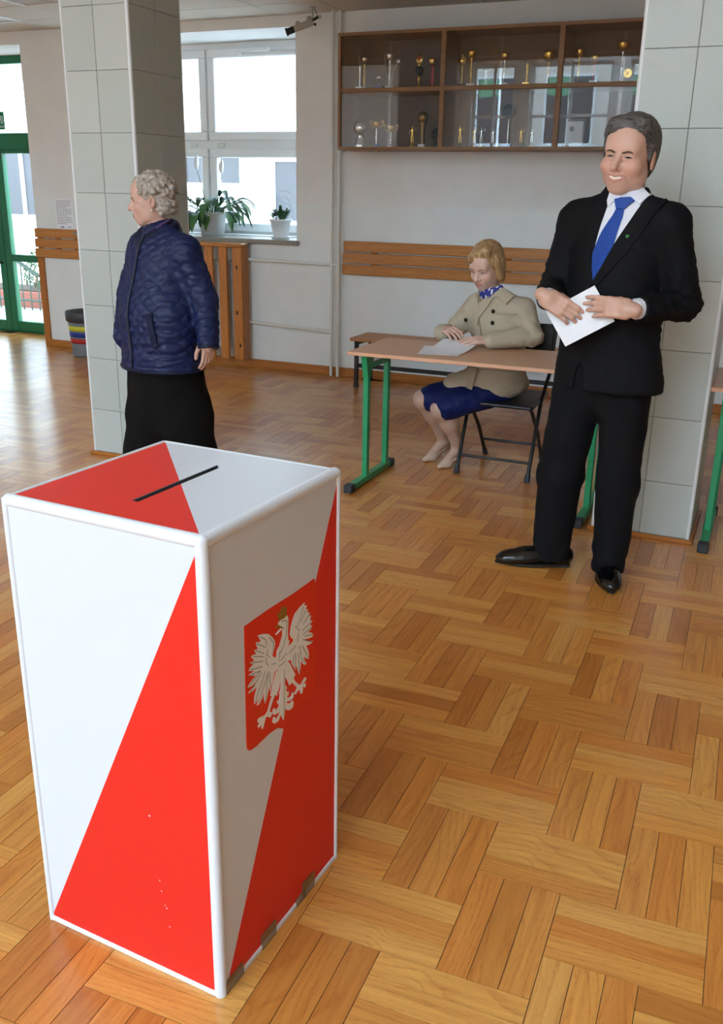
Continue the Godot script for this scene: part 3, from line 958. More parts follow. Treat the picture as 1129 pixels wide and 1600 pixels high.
# ------------------------------------------------------------------ ballot box
const EAGLE := {
	"white": [[212,664,207,672,216,684,218,693,214,702,206,712,194,723,180,729,169,733,158,735,164,726,168,719,160,721,151,724,154,715,157,709,152,708,145,712,150,702,152,699,140,703,134,702,140,695,145,688,137,690,130,692,136,686,142,683,131,681,125,677,136,671,145,667,134,668,124,668,136,661,147,657,147,655,131,650,120,644,133,640,148,642,140,636,120,631,135,628,152,630,146,622,141,610,141,597,150,600,158,609,153,598,149,590,158,589,168,596,174,608,174,593,179,579,184,587,190,599,194,609,197,596,201,605,208,616,214,631,228,632,225,651,224,662,221,661],
		[229,728,248,713,244,709,244,699,238,689,232,679,223,675,221,661,223,643,228,631,248,621,261,632,274,633,269,655,267,668,271,674,266,678,265,696,267,715,267,726,261,735,253,731,241,733,231,732],
		[268,664,284,667,285,672,279,676,272,687,275,700,281,712,291,725,310,731,331,734,328,728,339,724,335,718,344,713,340,707,353,702,346,696,357,694,351,686,362,679,351,674,362,668,353,663,341,661,355,656,365,647,361,643,344,646,329,652,344,641,365,632,355,629,336,633,344,620,347,608,346,598,336,604,325,614,329,603,338,592,331,591,322,598,315,610,314,597,308,580,300,596,295,609,292,598,286,609,279,618,274,631,261,634,259,649],
		[218,711,223,708,235,710,245,713,240,716,230,715],
		[228,630,218,629,213,619,205,606,197,586,204,584,214,580,222,574,222,582,227,583,236,604,248,625],
		[204,585,213,580,200,564,192,551,184,554,193,570],
		[177,554,184,558,192,552,200,550,201,543,196,539,181,549,176,542,171,532,167,528,163,533,165,539,157,540,154,537,151,544,157,547,151,553,151,559,160,559],
		[237,604,248,625,252,603,252,584,260,573,255,571,260,563,265,563,265,554,257,555,265,547,275,547,279,553,285,547,282,538,270,538,257,543,257,539,270,532,279,535,284,526,280,517,269,517,259,522,251,530,249,517,244,506,238,516,234,525,225,515,210,517,203,524,207,534,213,531,215,524,225,527,231,535,221,534,208,538,203,545,206,552,212,552,213,545,226,546,231,554,224,554,220,563,229,561,233,574,228,575,234,582],
		[248,625,261,632,271,624,285,599,292,587,285,584,289,575,278,576,268,574,263,585,253,602],
		[274,579,286,578,305,558,316,555,324,561,332,562,336,556,331,552,321,551,334,547,331,538,318,546,322,539,318,530,311,534,309,544,302,546,292,541,286,547,294,551,298,554,289,565],
		[228,632,224,652,259,649,274,631,261,631,271,623,258,616,248,617,228,629]],
	"crown": [[231,735,229,745,225,755,235,750,240,755,244,762,251,756,261,753,260,744,261,735,253,732,241,734],[221,724,226,729,240,719,248,713,248,710,240,715,230,721]],
	"line": [[166,729,184,715,188,702],[154,720,184,699],[149,708,177,689],[140,700,176,683],[135,689,174,674],[130,676,171,664],[183,677,185,664,193,655],[203,653,219,649],[192,691,186,684,196,672],[127,666,161,659],[126,644,164,659],[128,630,168,653],[143,601,182,650],[155,592,192,644],[179,582,189,640],[198,604,195,640],[196,715,211,697,210,678],[327,729,309,703,299,693],[335,718,315,697],[350,701,323,688],[358,679,320,675],[360,668,322,665],[362,648,328,659],[361,631,322,654],[344,602,319,642],[334,593,316,613,309,645],[308,584,303,632],[291,602,293,637],[282,616,287,636],[293,696,309,679],[305,677,301,659],[269,648,293,653],[260,721,259,693,247,675],[231,662,249,674],[236,646,259,652],[228,636,254,637],[249,620,248,566,246,510],[234,667,231,647],[263,722,241,730]],
	"shield": [116,772,201,773,283,770,351,771,367,772,374,768,376,716,373,519,366,510,349,506,306,512,268,509,255,495,247,485,222,500,193,504,145,502,127,504,120,507,114,515,113,535]}

func pts2(a: Array, sc := 0.001) -> PackedVector2Array:
	var p := PackedVector2Array()
	for i in range(0, a.size(), 2): p.append(Vector2(a[i], a[i + 1]) * sc)
	return p

func build_ballot_box() -> void:
	mat("box_white", rgb(212, 215, 220), 0.3)
	mat("box_trim", rgb(224, 226, 230), 0.35)
	mat("box_red", rgb(226, 46, 34), 0.42).metallic_specular = 0.3
	mat("shield_red", rgb(232, 52, 28), 0.42).metallic_specular = 0.3
	mat("eagle_white", rgb(236, 234, 228), 0.4)
	mat("eagle_line", rgb(150, 142, 134), 0.5)
	mat("crown_gold", rgb(150, 104, 30), 0.4)
	mat("box_inside", rgb(60, 58, 56), 0.8)
	var tp := mat("tape", Color(0.55, 0.42, 0.28, 0.6), 0.2)
	tp.transparency = BaseMaterial3D.TRANSPARENCY_ALPHA
	var W := 0.461
	var D := 0.477
	var H := 0.982
	var th := -0.0603
	var b := Basis(Vector3.UP, th)
	var corner := T(-0.805, 0, -1.203)          # near corner on the floor
	var bx := thing("ballot_box", "tall white and red ballot box with eagle emblem in the foreground", "ballot box", corner + b * T(-W / 2, 0, -D / 2), th)
	var hw := W / 2
	var hd := D / 2
	# frames on the faces: front u from the left edge, side u from the near edge, both with y up
	var front := Transform3D(Basis(Vector3.RIGHT, Vector3.UP, Vector3.BACK), T(-hw, 0, hd - 0.004))
	var side := Transform3D(Basis(Vector3.FORWARD, Vector3.UP, Vector3.RIGHT), T(hw - 0.004, 0, hd))
	var top := Transform3D(Basis(Vector3.RIGHT, Vector3.FORWARD, Vector3.UP), T(-hw, H - 0.004, hd))
	part(bx, "front_panel", MB.new().bb(T(-hw + 0.004, 0.004, hd - 0.009), T(hw - 0.004, H - 0.006, hd - 0.004)), M.box_white)
	part(bx, "back_panel", MB.new().bb(T(-hw + 0.004, 0.004, -hd + 0.004), T(hw - 0.004, H - 0.006, -hd + 0.009)), M.box_white)
	part(bx, "side_panel", MB.new().bb(T(hw - 0.009, 0.004, -hd + 0.009), T(hw - 0.004, H - 0.006, hd - 0.009)), M.box_white)
	part(bx, "side_panel", MB.new().bb(T(-hw + 0.004, 0.004, -hd + 0.009), T(-hw + 0.009, H - 0.006, hd - 0.009)), M.box_white)
	part(bx, "bottom_panel", MB.new().bb(T(-hw + 0.009, 0.004, -hd + 0.009), T(hw - 0.009, 0.008, hd - 0.009)), M.box_inside)
	# lid with a slot cut through both colours
	var slot := PackedVector2Array([Vector2(0.225, 0.105), Vector2(0.238, 0.105), Vector2(0.238, 0.37), Vector2(0.225, 0.37)])
	var red_top := PackedVector2Array([Vector2(0.012, 0.012), Vector2(W - 0.014, 0.012), Vector2(0.014, D - 0.012)])
	var white_top := PackedVector2Array([Vector2(W - 0.014, 0.012), Vector2(W - 0.006, D - 0.006), Vector2(0.014, D - 0.012)])
	var lid := MB.new()
	for pg in Geometry2D.clip_polygons(white_top, slot): lid.prism(pg, 0.004, Transform3D(top.basis, T(-hw, H - 0.008, hd)))
	part(bx, "lid", lid, M.box_white)
	var rlid := MB.new()
	for pg in Geometry2D.clip_polygons(red_top, slot): rlid.prism(pg, 0.004, Transform3D(top.basis, T(-hw, H - 0.008, hd)))
	part(bx, "lid_red", rlid, M.box_red).set_meta("label", "red half of the lid")
	mat("slot_edge", rgb(70, 76, 84), 0.4)
	part(bx, "slot_edge", MB.new().bb(T(-hw + 0.2235, H - 0.02, hd - 0.37), T(-hw + 0.2262, H - 0.0032, hd - 0.105)).bb(T(-hw + 0.2370, H - 0.02, hd - 0.37), T(-hw + 0.239, H - 0.0045, hd - 0.105)), M.slot_edge)
	# red triangles
	part(bx, "front_red_triangle", MB.new().prism(PackedVector2Array([Vector2(0.441, 0.949), Vector2(0.009, 0.013), Vector2(0.447, 0.006)]), 0.0006, front), M.box_red).set_meta("label", "red triangle")
	part(bx, "side_red_triangle", MB.new().prism(PackedVector2Array([Vector2(0.468, 0.953), Vector2(0.022, 0.012), Vector2(0.468, 0.012)]), 0.0006, side), M.box_red).set_meta("label", "red triangle")
	# emblem
	var em := part(bx, "emblem", MB.new().prism(pts2(EAGLE.shield), 0.0012, side), M.shield_red)
	em.set_meta("label", "red shield with a crowned white eagle")
	var ew := MB.new()
	var lift := 0.0016
	for a in EAGLE.white:
		ew.prism(pts2(a), lift, side)
		lift += 0.00004
	part(em, "eagle", ew, M.eagle_white)
	var ec := MB.new()
	for a in EAGLE.crown: ec.prism(pts2(a), 0.0021, side)
	part(em, "crown_and_beak", ec, M.crown_gold)
	var el := MB.new()
	for a in EAGLE.line:
		var p := pts2(a)
		for i in p.size() - 1:
			var q0 := side * Vector3(p[i].x, p[i].y, 0.0021)
			var q1 := side * Vector3(p[i + 1].x, p[i + 1].y, 0.0021)
			el.bar(q0, q1, 0.0017, 0.0004, Vector3.RIGHT)
	part(em, "feather_lines", el, M.eagle_line)
	# plastic edge profiles
	var r := 0.0125
	var inset := 0.0115
	for sx in [-1, 1]:
		for sz in [-1, 1]:
			var rad := r if (sx == 1 and sz == 1) else 0.007
			var ins := inset if (sx == 1 and sz == 1) else 0.006
			part(bx, "corner_profile", MB.new().tube([T(sx * (hw - ins), 0.001, sz * (hd - ins)), T(sx * (hw - ins), H - 0.006, sz * (hd - ins))], rad, 14), M.box_trim)
	part(bx, "top_profile", MB.new().tube([T(-hw + 0.006, H - inset, hd - inset), T(hw - 0.009, H - inset, hd - inset)], r, 14), M.box_trim)
	part(bx, "top_profile", MB.new().tube([T(hw - inset, H - inset, hd - 0.009), T(hw - inset, H - inset, -hd + 0.006)], r, 14), M.box_trim)
	part(bx, "top_profile", MB.new().bb(T(-hw, H - 0.03, -hd), T(-hw + 0.012, H - 0.003, hd - 0.008), 0.003), M.box_trim)
	part(bx, "top_profile", MB.new().bb(T(-hw, H - 0.03, -hd), T(hw - 0.008, H - 0.003, -hd + 0.012), 0.003), M.box_trim)
	part(bx, "corner_cap", MB.new().sphere(T(hw - inset, H - inset, hd - inset), T(r, r, r) * 1.06), M.box_trim)
	var bo := MB.new()
	bo.bb(T(-hw, 0.0, hd - 0.006), T(hw - 0.012, 0.012, hd), 0.002).bb(T(hw - 0.006, 0, -hd), T(hw, 0.013, hd - 0.012), 0.002)
	bo.bb(T(-hw, 0.0, -hd), T(hw, 0.012, -hd + 0.006), 0.002).bb(T(-hw, 0, -hd), T(-hw + 0.006, 0.012, hd), 0.002)
	part(bx, "bottom_edge", bo, M.box_trim)
	# brown tape over the lower edge of the shaded side
	for q in [[0.012, 0.075, 0.03], [0.145, 0.20, 0.036], [0.285, 0.325, 0.02], [0.315, 0.365, 0.042]]:
		part(bx, "tape", MB.new().bb(T(hw - 0.0032, 0.0, hd - q[1]), T(hw + 0.0008, q[2], hd - q[0])), M.tape)
	# chips in the red film
	var ch := MB.new()
	for q in [[0.303, 0.379, 3], [0.318, 0.232, 2], [0.321, 0.207, 2], [0.328, 0.175, 2], [0.331, 0.169, 2], [0.336, 0.125, 2]]:
		ch.bb(front * Vector3(q[0] - 0.0006 * q[2], q[1] - 0.0006 * q[2], 0.0005), front * Vector3(q[0] + 0.0005 * q[2], q[1] + 0.0005 * q[2], 0.0009))
	part(bx, "film_chips", ch, M.box_white)

# ------------------------------------------------------------------ tables
func table(label: String, at: Vector3, len: float, dep: float, group: String) -> Node3D:
	var t := thing("school_table", label, "table", at, 0, group)
	var H := 0.726
	var top := part(t, "tabletop", MB.new().bb(T(-len / 2, H - 0.02, -dep / 2), T(len / 2, H, dep / 2), 0.004), M.beech)
	part(top, "edge_band", MB.new().bb(T(-len / 2 - 0.001, H - 0.018, -dep / 2 - 0.001), T(len / 2 + 0.001, H - 0.003, dep / 2 + 0.001)), M.beech_edge)
	for s in [-1, 1]:
		var x: float = s * (len / 2 - 0.075)
		var zf := dep / 2 - 0.09
		var zr := -dep / 2 + 0.18
		var lg := MB.new()
		lg.bb(T(x - 0.015, 0.02, zf - 0.018), T(x + 0.015, 0.60, zf + 0.018), 0.003)
		lg.bb(T(x - 0.015, 0.02, zr - 0.018), T(x + 0.015, H - 0.02, zr + 0.018), 0.003)
		lg.bb(T(x - 0.02, 0.008, zr - 0.06), T(x + 0.02, 0.04, zf + 0.20), 0.003)
		# the near post flares into a bracket under the top
		lg.prism(PackedVector2Array([Vector2(-zf - 0.02, 0.58), Vector2(-zf + 0.02, 0.58), Vector2(-zf + 0.03, 0.63), Vector2(-zf + 0.07, H - 0.02), Vector2(-zf - 0.05, H - 0.02)]), 0.03, Transform3D(Basis(Vector3.FORWARD, Vector3.UP, Vector3.RIGHT), T(x - 0.015, 0, 0)))
		lg.bb(T(x - 0.012, 0.625, zr), T(x + 0.012, 0.65, zf), 0.002)
		lg.bb(T(x - 0.018, H - 0.045, -dep / 2 + 0.05), T(x + 0.018, H - 0.02, dep / 2 - 0.05), 0.003)
		var o := part(t, "leg_frame", lg, M.green_leg)
		for z in [zr - 0.07, zf + 0.21]:
			part(o, "foot_cap", MB.new().bb(T(x - 0.024, 0, z - 0.028), T(x + 0.024, 0.044, z + 0.028), 0.005), M.rubber)
		for q in [[zf, H - 0.05], [zf, 0.615], [zr, 0.64]]:
			part(o, "bolt", MB.new().lathe([Vector2(0.009, 0), Vector2(0.008, 0.004), Vector2(0.001, 0.006)], 10, Transform3D(Basis(Vector3.FORWARD, -PI / 2 * 1.0), T(x + 0.015, q[1], q[0]))), M.chrome)
	return t

func build_tables() -> void:
	mat("beech_edge", rgb(222, 168, 134), 0.4)
	table("green legged school table where the blonde woman sits", T(-1.33, 0, -4.685), 1.36, 0.55, "school tables")
	table("green legged school table cut off by the right edge of the picture", T(0.46, 0, -4.61), 1.36, 0.55, "school tables")
	var fd := thing("folder", "pale lilac grey folder lying on the table at the right edge", "folder", T(-0.02, 0.726, -4.68), 0.35)
	mat("lilac", rgb(176, 172, 190), 0.4)
	part(fd, "cover", MB.new().bb(T(-0.11, 0, -0.15), T(0.11, 0.002, 0.15)).bb(T(-0.11, 0.014, -0.15), T(0.11, 0.016, 0.15)).bb(T(-0.112, 0, -0.15), T(-0.11, 0.016, 0.15)), M.lilac)
	part(fd, "sheets", MB.new().bb(T(-0.105, 0.002, -0.145), T(0.1, 0.014, 0.145)), M.paper)
	# sheets in front of the seated woman
	solo("ballot_paper", "white ballot sheet lying flat on the table before the seated woman", "paper", sheet_mesh(0.0), M.paper, "").transform = Transform3D(Basis(Vector3.UP, 0.22), T(-1.585, 0.7262, -4.665))
	solo("ballot_paper", "white ballot sheet with raised far end under the seated woman's fingers", "paper", sheet_mesh(1.0), M.paper, "").transform = Transform3D(Basis(Vector3.UP, -0.10), T(-1.545, 0.7285, -4.725))

func sheet_mesh(raise: float) -> MB:
	var m := MB.new()
	var n := 12
	for i in n:
		for s in 2:
			var q := []
			for k in [[0, 0], [0, 1], [1, 1], [1, 0]]:
				var u := float(i + k[0]) / n
				var y := raise * 0.034 * u * u
				q.append(T(-0.105 + 0.21 * k[1], y + (0.0004 if s else 0.0), 0.14 - (0.28 - 0.02 * raise) * u))
			if s == 0: q.reverse()
			m.poly(q)
	return m

# ------------------------------------------------------------------ chair and bench
func build_seats() -> void:
	var c := thing("folding_chair", "black metal folding chair under the seated woman", "chair", T(-1.33, 0, -5.08))
	var r := 0.011
	var hw := 0.205
	part(c, "seat", MB.new().box(T(0, 0.425, -0.01), T(0.40, 0.018, 0.36), Basis(Vector3.RIGHT, 0.06), 0.008), M.black_plastic)
	part(c, "seat_rim", MB.new().tube([T(-0.19, 0.412, 0.17), T(0.19, 0.412, 0.17)], 0.012, 10).tube([T(-0.195, 0.412, 0.16), T(-0.195, 0.43, -0.18)], 0.010, 8).tube([T(0.195, 0.412, 0.16), T(0.195, 0.43, -0.18)], 0.010, 8), M.black_metal)
	for s in [-1, 1]:
		var x: float = s * hw
		var a := part(c, "front_leg", MB.new().tube([T(x, 0.012, 0.195), T(x, 0.42, 0.0), T(x, 0.55, -0.16), T(x, 0.80, -0.24)], r, 10), M.black_metal)
		part(a, "foot_cap", MB.new().tube([T(x, 0.0, 0.201), T(x, 0.045, 0.180)], 0.016, 10), M.rubber)
		var xi: float = s * (hw - 0.03)
		var b := part(c, "rear_leg", MB.new().tube([T(xi, 0.40, 0.12), T(xi, 0.36, 0.06), T(xi, 0.22, -0.10), T(xi, 0.012, -0.275)], r, 10), M.black_metal)
		part(b, "foot_cap", MB.new().tube([T(xi, 0.0, -0.285), T(xi, 0.04, -0.252)], 0.015, 10), M.rubber)
	part(c, "stretcher", MB.new().tube([T(-hw, 0.10, 0.153), T(hw, 0.10, 0.153)], 0.008, 8), M.black_metal)
	part(c, "stretcher", MB.new().tube([T(-hw + 0.03, 0.12, -0.185), T(hw - 0.03, 0.12, -0.185)], 0.008, 8), M.black_metal)
	part(c, "backrest", MB.new().box(T(0, 0.72, -0.225), T(0.42, 0.20, 0.016), Basis(Vector3.RIGHT, -0.28), 0.007), M.black_plastic)
	var n := thing("bench", "low slatted wooden bench with black metal legs against the wall", "bench", T(-2.2, 0, -6.97))
	for i in 5:
		var z := 0.15 - i * 0.075
		part(n, "slat", MB.new().bb(T(-0.88, 0.375, z - 0.03), T(0.88, 0.40, z + 0.03), 0.006), M.beech_slat)
	for x in [-0.83, 0.83]:
		for z in [0.145, -0.14]:
			var lg := part(n, "leg", MB.new().bb(T(x - 0.015, 0.0, z - 0.015), T(x + 0.015, 0.375, z + 0.015), 0.003), M.black_metal)
			part(lg, "foot", MB.new().bb(T(x - 0.017, 0, z - 0.017), T(x + 0.017, 0.03, z + 0.017), 0.003), M.rubber)
		part(n, "cross_bar", MB.new().bb(T(x - 0.015, 0.345, -0.14), T(x + 0.015, 0.375, 0.145), 0.003), M.black_metal)
	part(n, "rail", MB.new().bb(T(-0.83, 0.165, 0.132), T(0.83, 0.195, 0.158), 0.003), M.black_metal)

# ------------------------------------------------------------------ trophy case
const TROPHIES := [
	# kind, x, upper shelf, z, height, metal, accent, base, label
	["column", -3.114, 1, -7.000, 0.174, "silver", "gold", "white_stone", "slim silver column trophy at the left end of the upper shelf"],
	["cup", -3.104, 1, -7.060, 0.228, "silver", "gold", "gold", "silver bowl trophy behind the slim column trophy"],
	["football", -2.957, 1, -7.000, 0.104, "silver", "black_stone", "blue_enamel", "tiny football trophy on the upper left shelf"],
	["winged", -2.874, 1, -7.000, 0.237, "silver", "silver", "white_stone", "tall silver cup with two thin side rods and discs"],
	["disc_globe", -2.641, 1, -7.000, 0.231, "gold", "black_stone", "gold", "trophy with a gold disc above a dark globe"],
	["cup", -2.537, 1, -7.000, 0.192, "gold", "red_enamel", "gold", "gold cup with a red stem left of the first divider"],
	["ball", -3.102, 0, -7.000, 0.198, "silver", "silver", "silver", "big dull silver ball trophy at the left end of the lower shelf"],
	["handled", -2.969, 0, -7.000, 0.183, "gold", "silver", "blue_enamel", "two-handled gold cup with blue foot on the lower left shelf"],
	["handled", -2.851, 0, -7.000, 0.155, "gold", "silver", "silver", "smaller two-handled cup right of the blue footed cup"],
	["figure", -2.663, 0, -6.960, 0.147, "gold", "gold", "gold", "gold figure trophy beside the bronze ball trophy"],
	["twist_ball", -2.598, 0, -7.000, 0.249, "bronze", "bronze", "white_stone", "bronze ball trophy on a waisted stem, lower left section"],
	["plate", -2.509, 0, -7.080, 0.139, "black_stone", "gold", "black_stone", "dark round plate leaning beside the first divider"],
	["ball_figure", -2.312, 1, -7.000, 0.207, "gold", "gold", "black_stone", "gold ball trophy at the left of the middle upper shelf"],
	["cup", -2.245, 1, -7.000, 0.234, "gold", "gold", "white_stone", "gold cup on a column with white base, middle upper shelf"],
	["figure", -2.120, 1, -6.960, 0.118, "silver", "silver", "white_stone", "small silver figure on the middle upper shelf"],
	["cup", -2.001, 1, -7.000, 0.213, "gold", "silver", "white_stone", "gold cup on a pale stem in the centre of the upper shelf"],
	["bowl", -1.687, 1, -7.000, 0.212, "gold", "gold", "gold", "wide gold bowl trophy left of the second divider"],
	["column", -1.836, 1, -7.000, 0.147, "gold", "gold", "gold", "thin gold stem trophy on the middle upper shelf"],
	["figure", -2.291, 0, -6.960, 0.148, "gold", "gold", "black_stone", "gold figure at the left of the middle lower shelf"],
	["figure", -2.182, 0, -6.960, 0.134, "gold", "gold", "gold", "left one of the pair of gold figures, middle lower shelf"],
	["figure", -2.146, 0, -6.960, 0.138, "silver", "gold", "gold", "right one of the pair of figures, middle lower shelf"],
	["figure", -2.043, 0, -6.960, 0.120, "silver", "silver", "black_stone", "small silver figure left of the dark globe trophy"],
	["dark_globe", -1.946, 0, -7.000, 0.290, "black_stone", "silver", "blue_enamel", "tall trophy with a dark globe and blue foot"],
	["figure", -1.838, 0, -6.960, 0.127, "gold", "gold", "black_stone", "gold figure right of the dark globe trophy"],
	["figure", -1.760, 0, -6.960, 0.118, "silver", "silver", "gold", "silver figure at the right of the middle lower shelf"],
	["cup", -1.479, 1, -7.000, 0.217, "gold", "gold", "gold", "gold goblet right of the second divider"],
	["cup", -1.372, 1, -7.000, 0.177, "gold", "red_enamel", "white_stone", "gold cup with red stem and white base, right section"],
	["cup", -1.191, 1, -7.000, 0.253, "gold", "silver", "gold", "tallest gold cup, right section of the upper shelf"],
	["medal", -1.139, 1, -6.960, 0.086, "gold", "gold", "black_stone", "gold sunburst medal on a stand beside the tallest cup"],
]

func build_trophy_case() -> void:
	var x0 := -3.236
	var x1 := -0.745
	var y0 := 1.80
	var y1 := 2.60
	var zf := -6.87
	var zb := -7.212
	var c := thing("trophy_case", "brown wooden wall display case with glass front full of trophies", "display case", T(0, 0, 0))
	part(c, "back_board", MB.new().bb(T(x0 + 0.02, y0 + 0.02, zb), T(x1 - 0.02, y1 - 0.02, zb + 0.012)), M.case_back)
	part(c, "top_board", MB.new().bb(T(x0, y1 - 0.022, zb), T(x1, y1, zf), 0.002), M.case_wood)
	part(c, "bottom_board", MB.new().bb(T(x0, y0, zb), T(x1, y0 + 0.022, zf), 0.002), M.case_wood)
	for x in [x0, x1 - 0.022]:
		part(c, "side_board", MB.new().bb(T(x, y0 + 0.022, zb), T(x + 0.022, y1 - 0.022, zf), 0.002), M.case_wood)
	var div := [-2.414, -1.577]
	for x in div:
		part(c, "divider", MB.new().bb(T(x - 0.018, y0 + 0.022, zb + 0.012), T(x + 0.018, y1 - 0.022, zf), 0.002), M.case_wood)
	var cells := [[x0 + 0.022, div[0] - 0.018], [div[0] + 0.018, div[1] - 0.018], [div[1] + 0.018, x1 - 0.022]]
	mat("case_rail", rgb(120, 92, 64), 0.4)
	for q in cells:
		part(c, "shelf", MB.new().bb(T(q[0], 2.196, zb + 0.012), T(q[1], 2.226, zf), 0.002), M.case_wood)
		for r in [[y0 + 0.022, 2.196], [2.226, y1 - 0.022]]:
			var m: float = (q[0] + q[1]) / 2
			# two sliding panes that pass each other in the middle
			part(c, "glass_pane", MB.new().bb(T(q[0], r[0], zf - 0.018), T(m + 0.012, r[1], zf - 0.014)), M.case_glass)
			part(c, "glass_pane", MB.new().bb(T(m - 0.012, r[0], zf - 0.028), T(q[1], r[1], zf - 0.024)), M.case_glass)
	rebase(c, T((x0 + x1) / 2, y0, zb))
	var k := 0
	for t in TROPHIES:
		var y: float = 2.2265 if t[2] else 1.8225
		trophy(t[0], T(t[1], y, t[3] - (0.05 if k == 20 else 0.0)), t[4], M[t[5]], M[t[6]], M[t[7]], t[8])
		k += 1
	var dp := thing("framed_diploma", "small framed diploma leaning in the lower right section", "picture frame", T(-1.487, 1.8225, -7.08))
	part(dp, "frame", MB.new().box(T(0, 0.095, 0), T(0.145, 0.19, 0.012), Basis(Vector3.RIGHT, -0.12), 0.003), M.case_rail)
	part(dp, "sheet", MB.new().box(T(0, 0.095, 0.0065), T(0.115, 0.16, 0.002), Basis(Vector3.RIGHT, -0.12)), M.paper)
	part(dp, "print", MB.new().box(T(-0.02, 0.125, 0.006), T(0.03, 0.03, 0.002), Basis(Vector3.RIGHT, -0.12)), M.print_grey)

